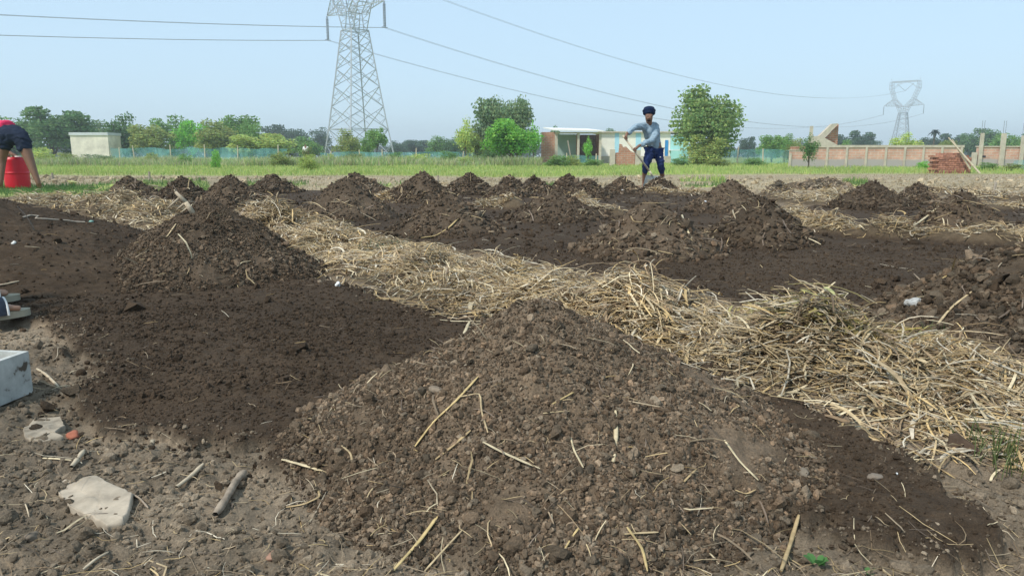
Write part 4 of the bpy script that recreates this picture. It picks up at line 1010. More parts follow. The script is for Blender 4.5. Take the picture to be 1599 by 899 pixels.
# ---- the digging man
def digger():
    o0 = Vector((P(1020, 244, 14.5).x, 14.5, 0)); root = empty('person', o0); Q = lambda x, y_, d: P(x, y_, d) - o0
    root['category'] = 'person'
    root['label'] = 'man in dark turban, grey-blue shirt and navy trousers working a heap with a long tool'
    g = 0.0
    hA, hB = Q(972.5, 211.5, 13.98), Q(1014, 267, 14.05); ax = hB - hA
    pt = lambda t: hA + ax * t
    J = {'pelvis': (Q(1022, 234, 14.6), .115), 'waist': (Q(1021.5, 224, 14.58), .105), 'chest': (Q(1018, 207, 14.5), .125), 'nb': (Q(1014.5, 196, 14.42), .07), 'neck': (Q(1013.8, 191, 14.38), .052),
         'jaw': (Q(1013.3, 186.6, 14.33), .066), 'head': (Q(1013.5, 180, 14.35), .086), 'crown': (Q(1013.6, 174.5, 14.38), .07), 'nose': (Q(1013.0, 184, 14.235), .014),
         'sl': (Q(1007.5, 197.5, 14.42), .066), 'el': (Q(992, 198, 14.2), .045), 'wl': (Q(978, 209.8, 14.04), .028),
         'sr': (Q(1025, 200, 14.5), .068), 'er': (Q(1020.5, 218, 14.3), .045), 'wr': (Q(997.5, 228, 14.1), .028),
         'hl': (Q(1016, 238, 14.55), .095), 'kl': (Q(1009, 256, 14.38), .060), 'cl': (Q(1006.5, 272, 14.5), .050), 'al': (Q(1005.5, 288, 14.55), .036), 'fl': (Q(1003.5, 295, 14.45), .034), 'tl': (Q(999, 296.5, 14.3), .026),
         'hr': (Q(1028, 238, 14.6), .095), 'kr': (Q(1031.5, 256, 14.42), .060), 'cr': (Q(1034, 272, 14.56), .050), 'ar': (Q(1035.5, 288, 14.62), .036), 'fr': (Q(1036.5, 295, 14.52), .034), 'tr': (Q(1040, 296.5, 14.38), .026)}
    E = [('pelvis', 'waist'), ('waist', 'chest'), ('chest', 'nb'), ('nb', 'neck'), ('neck', 'jaw'), ('jaw', 'head'), ('head', 'crown'), ('jaw', 'nose'), ('chest', 'sl'), ('sl', 'el'), ('el', 'wl'), ('chest', 'sr'), ('sr', 'er'), ('er', 'wr'),
         ('pelvis', 'hl'), ('hl', 'kl'), ('kl', 'cl'), ('cl', 'al'), ('al', 'fl'), ('fl', 'tl'), ('pelvis', 'hr'), ('hr', 'kr'), ('kr', 'cr'), ('cr', 'ar'), ('ar', 'fr'), ('fr', 'tr')]
    clothes = {k: v for k, v in J.items()}
    hand_on_bar(J, E, 'L', 'wl', pt(.09), ax, .017, J['wl'][0]); hand_on_bar(J, E, 'R', 'wr', pt(.42), ax, .017, J['wr'][0])
    skin('body', J, E, SKIN, root, 'pelvis')
    def cl(name, keys, edges, add, mat, over={}):
        JJ = {k: (clothes[k][0], clothes[k][1] + add) for k in keys}; JJ.update(over); return skin(name, JJ, edges, mat, root, keys[0], sub=4, crease=.055)
    hem = (Q(1022.8, 237.5, 14.6), .168); cuffl = (Q(979.3, 208.9, 14.06), .043); cuffr = (Q(998.3, 227.7, 14.11), .044)
    cl('shirt', ['waist', 'chest', 'nb', 'sl', 'el', 'sr', 'er'], [('waist', 'hem'), ('waist', 'chest'), ('chest', 'nb'), ('chest', 'sl'), ('sl', 'el'), ('el', 'cuffl'), ('chest', 'sr'), ('sr', 'er'), ('er', 'cuffr')], .018, SHIRTB, {'hem': hem, 'cuffl': cuffl, 'cuffr': cuffr})
    cl('trousers', ['pelvis', 'hl', 'kl', 'hr', 'kr'], [('pelvis', 'hl'), ('hl', 'ml'), ('ml', 'kl'), ('kl', 'bl'), ('pelvis', 'hr'), ('hr', 'mr'), ('mr', 'kr'), ('kr', 'br')], .015, NAVY,
       {'ml': (Q(1012, 247, 14.45), .09), 'mr': (Q(1030, 247, 14.5), .09), 'bl': (Q(1006.8, 271, 14.49), .064), 'br': (Q(1033.8, 271, 14.55), .064), 'pelvis': (clothes['pelvis'][0], .13)})
    # turban: wrapped rolls of cloth
    tb = MB(); c = Q(1013.6, 174.3, 14.38); nu, nv = 40, 18; rows = []
    for j in range(nv + 1):
        ph = -1.05 + (math.pi / 2 + 1.05) * j / nv
        for i in range(nu):
            a = 2 * math.pi * i / nu; rr = 1 + .045 * math.sin(9 * ph + 3.2 * math.sin(a)) ; wq = math.cos(ph) ** .75
            rows.append(c + Vector((math.cos(a) * .121 * wq * rr, math.sin(a) * .118 * wq * rr, math.sin(ph) * .098 * rr)))
    idx = np.arange((nv + 1) * nu).reshape(nv + 1, nu); tb.add(np.array([p[:] for p in rows]), np.stack([idx[:-1], np.roll(idx[:-1], -1, 1), np.roll(idx[1:], -1, 1), idx[1:]], -1).reshape(-1, 4))
    tb.build('turban', NAVYT, root, True)
    bd = skin('beard', {'a': (Q(1013.3, 187.4, 14.30), .056), 'b': (Q(1013.2, 189.8, 14.30), .035)}, [('a', 'b')], plain('beard_hair', (.02, .016, .014), .9, .1, 40, .3), root)
    eyes(root, Q(1013.4, 181.6, 14.35), Vector((-.05, -.95, -.2)).normalized(), Vector((0, -.2, .98)))
    for s_, nm in (('l', 1), ('r', 1)):
        f, t_ = J['f' + s_][0], J['t' + s_][0]; skin('shoe', {'h': (f + (f - t_) * .35 + Vector((0, 0, .0)), .038), 'm': (f, .044), 't': (t_, .036)}, [('h', 'm'), ('m', 't')], BLACK, root)
    mb = MB(); mb.add(ICO[1][0] * [.018, .006, .012] + np.array(Q(1031.0, 245.5, 14.385)[:]), ICO[1][1]); mb.build('trouser_badge', WHITESH, root)
    # the tool
    t0 = empty('long_handled_hoe', o0); tag(t0, 'long handled tool with a wide grey metal blade held by the digging man', 'hoe')
    mb = MB(); mb.bar(hA, hB, .017, 8, .019); mb.bar(hB, Q(1019, 275, 14.06), .02, 8, .014); mb.build('handle', PALEPOLE, t0, True)
    bl = MB(); a, b_, c_, d_ = Q(1009, 273, 14.02), Q(1038, 276.5, 14.12), Q(1034, 296, 14.0), Q(1003.5, 291, 13.9); n_ = 8; Vv = []
    for j in range(n_ + 1):
        for i in range(n_ + 1):
            u_, v_ = i / n_, j / n_; p = (a.lerp(b_, u_)).lerp(d_.lerp(c_, u_), v_); p = p + Vector((0, .05 * (4 * u_ * (1 - u_)), 0)); Vv.append(p[:])
    Vv = np.array(Vv); idx = np.arange((n_ + 1) ** 2).reshape(n_ + 1, n_ + 1); q1 = np.stack([idx[:-1, :-1], idx[1:, :-1], idx[1:, 1:], idx[:-1, 1:]], -1).reshape(-1, 4)
    bl.add(Vv, q1); bl.add(Vv + [0, .005, 0], q1[:, ::-1]); bl.build('blade', plain('worn_grey_metal', (.30, .32, .30), .55, .4, 14, .3, .3), t0, True)
digger()

# ---- the bending man at the left and his red drum
def bender():
    D = 12.4; o0 = Vector((P(25, 244, D).x, D, .15)); root = empty('person', o0); Q = lambda x, y_, d: P(x, y_, d) - o0
    tag(root, 'man in red shirt and dark shorts bending over the red drum at the left edge', 'person')
    J = {'pelvis': (Q(21, 208, 12.5), .13), 'waist': (Q(8, 202, 12.75), .105), 'chest': (Q(-12, 209, 13.1), .13), 'nb': (Q(-22, 219, 13.28), .07), 'neck': (Q(-26, 225, 13.33), .052), 'jaw': (Q(-31, 233, 13.36), .066), 'head': (Q(-30, 236, 13.46), .088),
         'sl': (Q(-28, 212, 13.1), .066), 'el': (Q(-12, 234, 13.0), .044), 'wl': (Q(8, 243, 12.78), .029), 'sr': (Q(-5, 213, 13.2), .066), 'er': (Q(6, 232, 13.1), .044), 'wr': (Q(19, 241, 12.86), .029),
         'hl': (Q(9, 213, 12.45), .11), 'kl': (Q(2.5, 252, 12.42), .072), 'cl': (Q(2, 268, 12.35), .055), 'al': (Q(1, 287, 12.3), .038), 'fl': (Q(1, 292.5, 12.36), .036), 'tl': (Q(-1, 292.5, 12.52), .028),
         'hr': (Q(33, 214, 12.45), .11), 'kr': (Q(46, 250, 12.38), .078), 'cr': (Q(52.5, 267, 12.34), .060), 'ar': (Q(60.5, 287, 12.3), .038), 'fr': (Q(62, 292, 12.34), .036), 'tr': (Q(65, 292, 12.5), .028)}
    E = [('pelvis', 'waist'), ('waist', 'chest'), ('chest', 'nb'), ('nb', 'neck'), ('neck', 'jaw'), ('jaw', 'head'), ('chest', 'sl'), ('sl', 'el'), ('el', 'wl'), ('chest', 'sr'), ('sr', 'er'), ('er', 'wr'),
         ('pelvis', 'hl'), ('hl', 'kl'), ('kl', 'cl'), ('cl', 'al'), ('al', 'fl'), ('fl', 'tl'), ('pelvis', 'hr'), ('hr', 'kr'), ('kr', 'cr'), ('cr', 'ar'), ('ar', 'fr'), ('fr', 'tr')]
    J0 = dict(J)
    for s_, ce in (('l', Q(12, 245.2, 12.72)), ('r', Q(23, 244.6, 12.78))): hand_on_bar(J, E, s_.upper(), 'w' + s_, ce, Vector((1, .3, 0)), .012, J['w' + s_][0])
    skin('body', J, E, SKIN, root, 'pelvis')
    skin('shorts', {'pelvis': (J0['pelvis'][0], .168), 'top': (Q(13, 203.5, 12.63), .150), 'hl': (Q(8, 216, 12.45), .145), 'bl': (Q(4.5, 237, 12.42), .115), 'hr': (Q(33, 216, 12.45), .145), 'mr': (Q(37, 227, 12.43), .13), 'br': (Q(40.5, 238, 12.40), .115)},
         [('pelvis', 'top'), ('pelvis', 'hl'), ('hl', 'bl'), ('pelvis', 'hr'), ('hr', 'mr'), ('mr', 'br')], DARKSH, root, 'pelvis', 4, crease=.07)
    skin('shirt', {'hem': (Q(14, 202, 12.62), .168), 'waist': (Q(4, 200.5, 12.80), .16), 'chest': (J0['chest'][0], .155), 'nb': (J0['nb'][0], .085), 'sl': (J0['sl'][0], .09), 'ml': (Q(-20, 223, 13.05), .07), 'sr': (J0['sr'][0], .09), 'mr': (Q(0, 222, 13.15), .07)},
         [('hem', 'waist'), ('waist', 'chest'), ('chest', 'nb'), ('chest', 'sl'), ('sl', 'ml'), ('chest', 'sr'), ('sr', 'mr')], REDSH, root, 'waist', 4, crease=.05)
    h = J0['head'][0]; skin('hair', {'a': (h + Vector((0, .02, .015)), .094), 'b': (h + Vector((0, .05, -.03)), .075)}, [('a', 'b')], plain('black_hair', (.012, .011, .011), .8, .2, 50, .3), root)
    # drum
    dc = P(28.5, 291.5, 12.75); dc.z = .15; rt = empty('plastic_drum', dc); tag(rt, 'red plastic drum with a rib round its middle, between the legs of the bending man', 'drum')
    RED = plain('red_plastic', (.62, .012, .03), .4, .45, 6, .08)
    prof = [(0, 0), (.19, 0), (.2, .01), (.203, .03), (.203, .238), (.203, .245), (.211, .252), (.211, .268), (.203, .275), (.203, .282), (.203, .46), (.203, .475), (.197, .495), (.185, .508), (.183, .525), (.172, .525), (.172, .505), (0, .50)]
    nseg = 48; Vv = np.array([(r_ * math.cos(2 * math.pi * i / nseg), r_ * math.sin(2 * math.pi * i / nseg), z_) for r_, z_ in prof for i in range(nseg)]); idx = np.arange(len(Vv)).reshape(len(prof), nseg)
    mk('barrel', Vv * [.93, .93, 1], np.stack([idx[:-1], np.roll(idx[:-1], -1, 1), np.roll(idx[1:], -1, 1), idx[1:]], -1).reshape(-1, 4), RED, None, rt, True)
    mb = MB(); mb.bar((.05, 0, .505), (.05, 0, .545), .045, 20); mb.build('cap', plain('white_cap', (.7, .66, .62), .5, .3, 5, .1), rt, True)
bender()

# ---- person sitting just left of the frame, unseen body kept low for a short shadow: toes in slide sandals reach into the picture
def sitter():
    fd = Vector((.66, .75, 0)).normalized(); sd = Vector((fd.y, -fd.x, 0))
    t1 = G(37, 488, .06); t2 = G(22, 465, .06); gz = .05
    f1 = Vector((t1.x, t1.y, gz)); f2 = Vector((t2.x, t2.y, gz)); mid = (f1 + f2) / 2 - fd * .15; o0 = Vector((mid.x, mid.y, gz)); root = empty('person', o0)
    tag(root, 'feet in navy strapped slide sandals at the left edge', 'person')
    J = {}; E = []
    up = Vector((0, 0, 1)); R = lambda v: v - o0
    hipc = o0 - fd * .40 + up * .15 - Vector((.12, 0, 0))
    J['pelvis'] = (R(hipc), .12); J['waist'] = (R(hipc + up * .18), .11); J['chest'] = (R(hipc + up * .42), .13); J['nb'] = (R(hipc + up * .55), .07); J['neck'] = (R(hipc + up * .61), .052)
    J['jaw'] = (R(hipc + up * .67 + fd * .02), .066); J['head'] = (R(hipc + up * .75 + fd * .01), .09)
    E += [('pelvis', 'waist'), ('waist', 'chest'), ('chest', 'nb'), ('nb', 'neck'), ('neck', 'jaw'), ('jaw', 'head')]
    for q, (f, s_) in enumerate(((f1, 1), (f2, -1))):
        q = str(q); an = f - fd * .215 + up * .075
        J['s' + q] = (R(hipc + up * .5 + sd * s_ * .17), .06); kn = an - fd * .06 + up * .40 - Vector((.05, 0, 0)); J['e' + q] = (R(hipc + up * .30 + sd * s_ * .24 + fd * .08), .042); J['w' + q] = (R(kn + up * .085 - fd * .10), .028); J['p' + q] = (R(kn + up * .08 - fd * .02), (.032, .02))
        E += [('chest', 's' + q), ('s' + q, 'e' + q), ('e' + q, 'w' + q), ('w' + q, 'p' + q)]
        for i in range(4): J[f'g{q}{i}'] = (R(kn + up * (.045 - .008 * abs(i - 1.5)) + sd * (i - 1.5) * .02 + fd * .065), .0085); E.append(('p' + q, f'g{q}{i}'))
        J['th' + q] = (R(kn + up * .07 - sd * s_ * .055), .010); E.append(('p' + q, 'th' + q))
        J['h' + q] = (R(hipc - up * .02 + sd * s_ * .1 + fd * .04), .095); J['k' + q] = (R(an - fd * .06 + up * .40 - Vector((.05, 0, 0))), .058); J['a' + q] = (R(an), .036)
        J['m' + q] = (R(f - fd * .14 + up * .055), .034); J['b' + q] = (R(f - fd * .075 + up * .045), (.036, .022)); J['c' + q] = (R(an - fd * .035 - up * .035), .03)
        E += [('pelvis', 'h' + q), ('h' + q, 'k' + q), ('k' + q, 'a' + q), ('a' + q, 'm' + q), ('m' + q, 'b' + q), ('a' + q, 'c' + q)]
        for i in range(5):
            off = (i - 2) * .0175; ln = (.028, .030, .026, .02, .012)[i if s_ < 0 else i]
            J[f't{q}{i}'] = (R(f - fd * (.04 + .004 * i) + sd * off * -s_ + up * .04), .0095 if i else .012); J[f'u{q}{i}'] = (R(f - fd * (.045 - ln) + sd * off * -s_ + up * .036), .008 if i else .011); E += [('b' + q, f't{q}{i}'), (f't{q}{i}', f'u{q}{i}')]
    skin('body', J, E, SKINL, root, 'pelvis')
    skin('shirt', {'p': (J['pelvis'][0], .145), 'w': (J['waist'][0], .14), 'c': (J['chest'][0], .155), 'n': (J['nb'][0], .08), 'a': (J['s0'][0], .085), 'b': (J['s0'][0].lerp(J['e0'][0], .6), .065), 'd': (J['s1'][0], .085), 'e': (J['s1'][0].lerp(J['e1'][0], .6), .065)},
         [('p', 'w'), ('w', 'c'), ('c', 'n'), ('c', 'a'), ('a', 'b'), ('c', 'd'), ('d', 'e')], SHIRTB, root, 'w')
    skin('trousers', {'p': (J['pelvis'][0], .135), 'a': (J['h0'][0], .115), 'b': (J['k0'][0], .075), 'd': (J['h1'][0], .115), 'e': (J['k1'][0], .075)}, [('p', 'a'), ('a', 'b'), ('p', 'd'), ('d', 'e')], GREYC, root, 'p')
    skin('hair', {'a': (J['head'][0] - fd * .015 + up * .025, .094), 'b': (J['head'][0] - fd * .05 - up * .03, .07)}, [('a', 'b')], BLACK, root)
    eyes(root, J['head'][0], fd, up)
    SOLE = plain('sandal_sole', (.34, .31, .23), .8, .2, 20, .2); STRP = plain('navy_strap', (.055, .062, .08), .8, .2, 60, .3); TRIM = plain('white_trim', (.72, .70, .66), .6, .3, 20, .1)
    for q, f in enumerate((f1, f2)):
        sr = empty('slide_sandal', f); sr.parent = root; sr.location = f - o0
        out = []
        for i in range(28):
            a = 2 * math.pi * i / 28; x = math.cos(a); y_ = math.sin(a); wd = .046 + .008 * x; out.append(fd * (-.125 + .15 * x) + sd * wd * y_ * (1 if abs(x) < .9 else .98))
        Vv = [p[:] for p in out] + [(p + up * .027)[:] for p in out] + [(p * .9 + fd * -.0125 + up * .029)[:] for p in out]; n_ = 28
        mb = MB(); mb.add(np.array(Vv), [np.array([[i, (i + 1) % n_, (i + 1) % n_ + n_, i + n_] for i in range(n_)] + [[i + n_, (i + 1) % n_ + n_, (i + 1) % n_ + 2 * n_, i + 2 * n_] for i in range(n_)])])
        mb.F.setdefault(n_, []).append(np.array([list(range(n_))[::-1], list(range(2 * n_, 3 * n_))])); mb.build('sole', SOLE, sr)
        def arch(x0, x1, hgt, th, name, mat, w_=.054):
            Vv = []; na_ = 16
            for xx, hh in ((x0, hgt), (x1, hgt * 1.12)):
                for dr_ in (0, th):
                    for i in range(na_ + 1):
                        a = math.pi * i / na_; Vv.append((fd * xx + sd * (w_ + dr_) * math.cos(a) + up * (.018 + (hh + dr_) * math.sin(a)))[:])
            m_ = na_ + 1; Fq = []
            for i in range(na_):
                Fq += [(m_ + i, m_ + i + 1, 3 * m_ + i + 1, 3 * m_ + i), (i, 2 * m_ + i, 2 * m_ + i + 1, i + 1), (i, i + 1, m_ + i + 1, m_ + i), (2 * m_ + i, 3 * m_ + i, 3 * m_ + i + 1, 2 * m_ + i + 1)]
            mb = MB(); mb.add(np.array(Vv), Fq); mb.build(name, mat, sr, True)
        arch(-.150, -.070, .055, .006, 'strap', STRP); arch(-.071, -.063, .054, .008, 'strap_trim', TRIM); arch(-.158, -.149, .057, .009, 'strap_trim', TRIM)
sitter()
# ---- tiny man far away by the net
def far_man():
    Yf = 62.0; o0 = Vector((X_(478, Yf), Yf, 0)); root = empty('person', o0); tag(root, 'tiny standing man in white shirt among the shrubs left of the near pylon', 'person'); v = lambda x, y_, z_: Vector((x, y_, z_))
    J = {'pelvis': (v(0, 0, .92), .12), 'chest': (v(0, 0, 1.32), .13), 'neck': (v(0, 0, 1.5), .055), 'head': (v(0, -.02, 1.63), .095)}; E = [('pelvis', 'chest'), ('chest', 'neck'), ('neck', 'head')]
    for s_ in (-1, 1):
        J[f's{s_}'] = (v(.18 * s_, 0, 1.4), .06); J[f'e{s_}'] = (v(.24 * s_, .02, 1.12), .042); J[f'w{s_}'] = (v(.22 * s_, -.1, .9), .03); J[f'd{s_}'] = (v(.22 * s_, -.13, .8), .03)
        J[f'h{s_}'] = (v(.09 * s_, 0, .88), .09); J[f'k{s_}'] = (v(.11 * s_, -.02, .48), .06); J[f'a{s_}'] = (v(.12 * s_, 0, .08), .04); J[f't{s_}'] = (v(.13 * s_, -.16, .04), .035)
        E += [('chest', f's{s_}'), (f's{s_}', f'e{s_}'), (f'e{s_}', f'w{s_}'), (f'w{s_}', f'd{s_}'), ('pelvis', f'h{s_}'), (f'h{s_}', f'k{s_}'), (f'k{s_}', f'a{s_}'), (f'a{s_}', f't{s_}')]
    skin('body', J, E, SKIN, root, 'pelvis', 1)
    skin('shirt', {'a': (J['pelvis'][0], .15), 'b': (J['chest'][0], .16), 'c': (J['s-1'][0], .09), 'd': (J['e-1'][0], .07), 'e': (J['s1'][0], .09), 'f': (J['e1'][0], .07)}, [('a', 'b'), ('b', 'c'), ('c', 'd'), ('b', 'e'), ('e', 'f')], WHITESH, root, 'b', 1)
    skin('trousers', {'a': (J['pelvis'][0], .14), 'b': (J['h-1'][0], .11), 'c': (J['k-1'][0], .08), 'd': (J['a-1'][0], .06), 'e': (J['h1'][0], .11), 'f': (J['k1'][0], .08), 'g': (J['a1'][0], .06)}, [('a', 'b'), ('b', 'c'), ('c', 'd'), ('a', 'e'), ('e', 'f'), ('f', 'g')], GREYC, root, 'a', 1)
far_man()

# ================================================================== SMALL THINGS ON THE PLOT
def surf_pt(px, py, dz=.0):
    p = hit(px, py); p.z += dz; return p
STALKC = [(.50, .37, .17), (.46, .35, .20), (.55, .45, .28), (.40, .29, .15)]
def stalk(pts, wpx, lab, seed, col=None, name='straw_stalk', cat='straw stalk', group='single straw stalks on the heaps', lift=.006, mat=None, flat=.4, raise_=None):
    """stalk lying on the soil through photo points"""
    r = np.random.default_rng(seed); W_ = [surf_pt(x, y, lift) for x, y in pts]
    if raise_: 
        for i, z_ in raise_.items(): W_[i] = P(*pts[i], W_[0].y); W_[i].y = W_[0].y
    pl = []
    for a, b_ in zip(W_[:-1], W_[1:]):
        for i in range(4): pl.append(a.lerp(b_, i / 4))
    pl.append(W_[-1]); pl = np.array([p[:] for p in pl])
    dfc = surface(pl[:, 0], pl[:, 1]) + lift * .6 - pl[:, 2]; pl[:, 2] += max(0.0, float(np.quantile(dfc, .75)))
    q_ = pl.copy(); q_[1:-1] = (pl[:-2] + 2 * pl[1:-1] + pl[2:]) / 4; pl = q_
    o0 = pl[0].copy(); rad = wpx / FPX * pl[:, 1] / 2 * .88; rad[0] *= .8; rad[-1] *= .5; rad *= r.uniform(.85, 1.15, len(rad))
    V_, F_ = tubes((pl - o0)[None], rad[None], 6, flat); c = np.array(col or STALKC[seed % 4]) * np.repeat(r.uniform(.8, 1.15, len(pl)), 6)[:, None]
    o = mk(name, V_, F_, mat or STRAW, c, smooth=True); o.location = o0; tag(o, lab, cat, group); return o
K = 0
for pts, wpx, lab in [
    ([(614, 896), (655, 850), (685, 809)], 8, 'thick yellow stalk at the bottom edge below the front heap, leftmost of the three'), ([(663, 897), (695, 862), (722, 832)], 5, 'greyish stalk slanting up beside the thick yellow one at the bottom edge'),
    ([(957, 728), (962, 690), (961, 646)], 9, 'upright flat pale stalk in the middle of the front heap'), ([(680, 722), (708, 700), (735, 677)], 8, 'short thick golden stalk on the left slope of the front heap'),
    ([(648, 702), (676, 664), (712, 630), (747, 592)], 6, 'long pale stalk slanting up the left slope of the front heap'), ([(718, 624), (750, 618), (752, 648), (762, 680)], 4, 'bent thin stalk hanging right of the long slanting one'),
    ([(441, 725), (475, 734), (505, 742)], 8, 'yellow stalk sticking left from the left foot of the front heap'), ([(447, 796), (475, 792), (500, 780), (497, 768)], 5, 'forked pale stalk low on the left foot of the front heap'),
    ([(979, 828), (1003, 862), (1011, 897)], 6, 'curved pale stalk at the bottom centre of the photo'), ([(975, 840), (1002, 838), (1028, 836)], 6, 'short level yellow stalk crossing the top of the curved bottom one'),
    ([(1131, 692), (1155, 725), (1184, 755)], 5, 'long thin stalk on the right slope of the front heap'), ([(1219, 897), (1235, 850), (1247, 808)], 9, 'broad pale stalk at the bottom edge right of the front heap'),
    ([(862, 636), (880, 626), (901, 614)], 5, 'short pale stalk high in the middle of the front heap'), ([(848, 650), (866, 648), (889, 646)], 5, 'short level stalk just under the slanting one high on the front heap'),
    ([(891, 688), (896, 708), (911, 735)], 4, 'thin curved stalk left of the upright flat one'), ([(1068, 757), (1076, 748), (1087, 737)], 5, 'short bright stalk piece on the lower right of the front heap'),
    ([(882, 862), (893, 845), (905, 828)], 5, 'short stalk left of the curved bottom one'), ([(534, 700), (548, 712), (551, 728)], 5, 'curled grey stalk on the left foot of the front heap'),
    ([(716, 545), (726, 522), (733, 505)], 6, 'stalk leaning at the left shoulder of the front heap'), ([(1148, 770), (1165, 778), (1180, 770)], 4, 'small bent stalk low on the right slope of the front heap'),
    ([(1471, 437), (1500, 420), (1534, 402)], 5, 'golden stalk on the top of the right edge heap'), ([(1458, 517), (1485, 482), (1529, 452)], 5, 'long pale curved stalk on the left slope of the right edge heap'),
    ([(1065, 336), (1070, 355), (1080, 374)], 4, 'pale stalk on the right slope of the stick covered middle heap'), ([(985, 341), (990, 350), (1022, 350)], 3, 'thin bent stalk across the stick covered middle heap'),
    ([(657, 373), (680, 370), (700, 358), (716, 342)], 4, 'long bent pale stick at the foot of the broad twiggy heap'), ([(525, 312), (538, 318), (552, 325)], 3, 'pale stalk on the front of the wide dark heap'),
    ([(1418, 360), (1445, 342), (1466, 324)], 4, 'long pale stalk slanting on the heap near the right edge'), ([(1430, 353), (1460, 343), (1492, 331)], 3, 'second stalk crossing the slanting one on the heap near the right edge'),
    ([(1470, 318), (1484, 307), (1500, 303)], 3, 'pale stalk at the top of the heap near the right edge'), ([(275, 352), (261, 372), (258, 372)], 3, 'short pale stalk at the left shoulder of the front left heap'),
    ([(370, 420), (378, 412), (394, 410)], 3, 'bent thin stalk on the right foot of the front left heap')]:
    stalk(pts, wpx, lab, K); K += 1
SW = plain('dry_grey_wood', (.30, .24, .18), .9, .1, 60, .35, bumps=(.6, .004)); SW2 = plain('pale_dry_wood', (.46, .38, .27), .85, .15, 50, .3)
stalk([(337, 812), (352, 790), (368, 762), (383, 744)], 17, 'thick grey broken branch lying bottom left', 71, name='branch', cat='branch', group=None, lift=.012, mat=SW, flat=.9)
stalk([(276, 766), (300, 748), (318, 729)], 9, 'pale knobbly stick right of the stone slab', 72, name='branch', cat='branch', group=None, lift=.008, mat=SW2, flat=.9)
stalk([(112, 734), (122, 722), (132, 708)], 10, 'short pale stub of wood at the top of the stone slab', 73, name='branch', cat='branch', group=None, lift=.008, mat=SW2, flat=.9)
stalk([(68, 719), (90, 721), (112, 722)], 5, 'thin yellow stalk left of the stone slab', 74)
stalk([(58, 579), (72, 588), (92, 607)], 5, 'thin grey twig right of the white box', 75, name='branch', cat='branch', group=None, mat=SW2, flat=.9)
stalk([(205, 775), (218, 782), (232, 797)], 4, 'dark twig at the right corner of the stone slab', 76, name='branch', cat='branch', group=None, mat=SW, flat=.9)
stalk([(-20, 450), (8, 446), (30, 441)], 4, 'pale stick lying above the sandals at the left edge', 77, name='branch', cat='branch', group=None, mat=SW2, flat=.9)
stalk([(130, 895), (150, 878), (170, 868)], 6, 'curved brown twig at the bottom left', 78, name='branch', cat='branch', group=None, mat=SW2, flat=.9)
# dead branch standing out of the straw beside the left heap
def dead_branch():
    a = hit(300, 333); g_ = lambda x, y_: P(x, y_, a.y) - a; mb = MB()
    for p, q, r1, r2 in (((302, 334), (290, 316), .016, .013), ((290, 316), (274, 300), .013, .008), ((290, 316), (277, 327), .007, .005), ((296, 322), (284, 331), .007, .004), ((281, 308), (262, 325), .007, .004), ((274, 300), (272, 296), .006, .003)):
        mb.bar(g_(*p), g_(*q), r1, 6, r2)
    o = mb.build('dead_branch', SW2, smooth=True); o.location = a; tag(o, 'pale forked dead branch sticking up at the end of the left straw bank', 'branch')
dead_branch()
def outline_slab(name, pts, th, mat, lab, cat, seed, sink=.0, bulge=.006):
    r = np.random.default_rng(seed); W_ = [G(x, y, .02) for x, y in pts]; P2 = []
    for a, b_ in zip(W_, W_[1:] + W_[:1]):
        for i in range(5): P2.append(a.lerp(b_, i / 5))
    P2 = np.array([p[:2] for p in P2]); P2 += r.normal(0, .0010, P2.shape); c = P2.mean(0); n_ = len(P2)
    zg = float(np.quantile(ground_h(np.concatenate([c[0] + (P2[:, 0] - c[0]) * f for f in (1, .6, .3)]), np.concatenate([c[1] + (P2[:, 1] - c[1]) * f for f in (1, .6, .3)])), .7)) + .002 - sink
    rings = []; 
    for f, z_ in ((1.0, -.01), (1.01, th * .5), (.995, th * .85), (.975, th), (.93, th), (.85, th), (.72, th), (.58, th), (.42, th), (.26, th), (.1, th)):
        q = c + (P2 - c) * f; zz = z_ + (fbm(q[:, 0] * 26, q[:, 1] * 26, seed, 4) - .5) * bulge * 2.4 * (f < .99); rings.append(np.concatenate([q - c, zz[:, None]], 1))
    V_ = np.concatenate(rings + [np.array([[0, 0, th]])]); idx = np.arange(n_ * len(rings)).reshape(len(rings), n_)
    F_ = np.stack([idx[:-1], np.roll(idx[:-1], -1, 1), np.roll(idx[1:], -1, 1), idx[1:]], -1).reshape(-1, 4); tri = np.array([[idx[-1, i], idx[-1, (i + 1) % n_], len(V_) - 1] for i in range(n_)])
    o = mk(name, V_, [F_, tri], mat, smooth=True); o.location = (c[0], c[1], zg); tag(o, lab, cat); return o
STONE = plain('pale_stone', (.42, .35, .265), .9, .15, 16, .35, bumps=(.7, .006)); CRUST = plain('pale_crust', (.32, .27, .205), .95, .1, 30, .45, bumps=(.8, .006))
outline_slab('stone_slab', [(88, 756), (100, 742), (150, 736), (192, 758), (208, 764), (200, 792), (192, 808), (165, 813), (140, 798), (108, 782)], .010, STONE, 'flat broken pale stone slab lying bottom left', 'stone', 1)
outline_slab('stone_slab', [(34, 660), (52, 642), (92, 638), (100, 652), (84, 664), (98, 670), (60, 676), (38, 672)], .006, CRUST, 'half buried pale crumbly slab just below the white box', 'stone', 2, sink=.004)
def rock(px, py, s, c, lab, name='stone', cat='stone', group=None, flat=.7):
    p = hit(px, py); r = np.random.default_rng(int(px * 7 + py)); V_, F_, _ = lumps(np.zeros((1, 3)), np.array([s]), 3, r, .22); V_[:, 2] *= flat
    m = plain(name + '_surface', c, .9, .12, 40, .3, bumps=(.8, .005)); o = mk(name, V_, F_, m, smooth=True); o.location = (p.x, p.y, p.z + s * flat * .35); tag(o, lab, cat, group); return o
rock(115, 683, .015, (.36, .13, .08), 'small red brick fragment between the two pale slabs', 'brick_fragment', 'brick fragment')
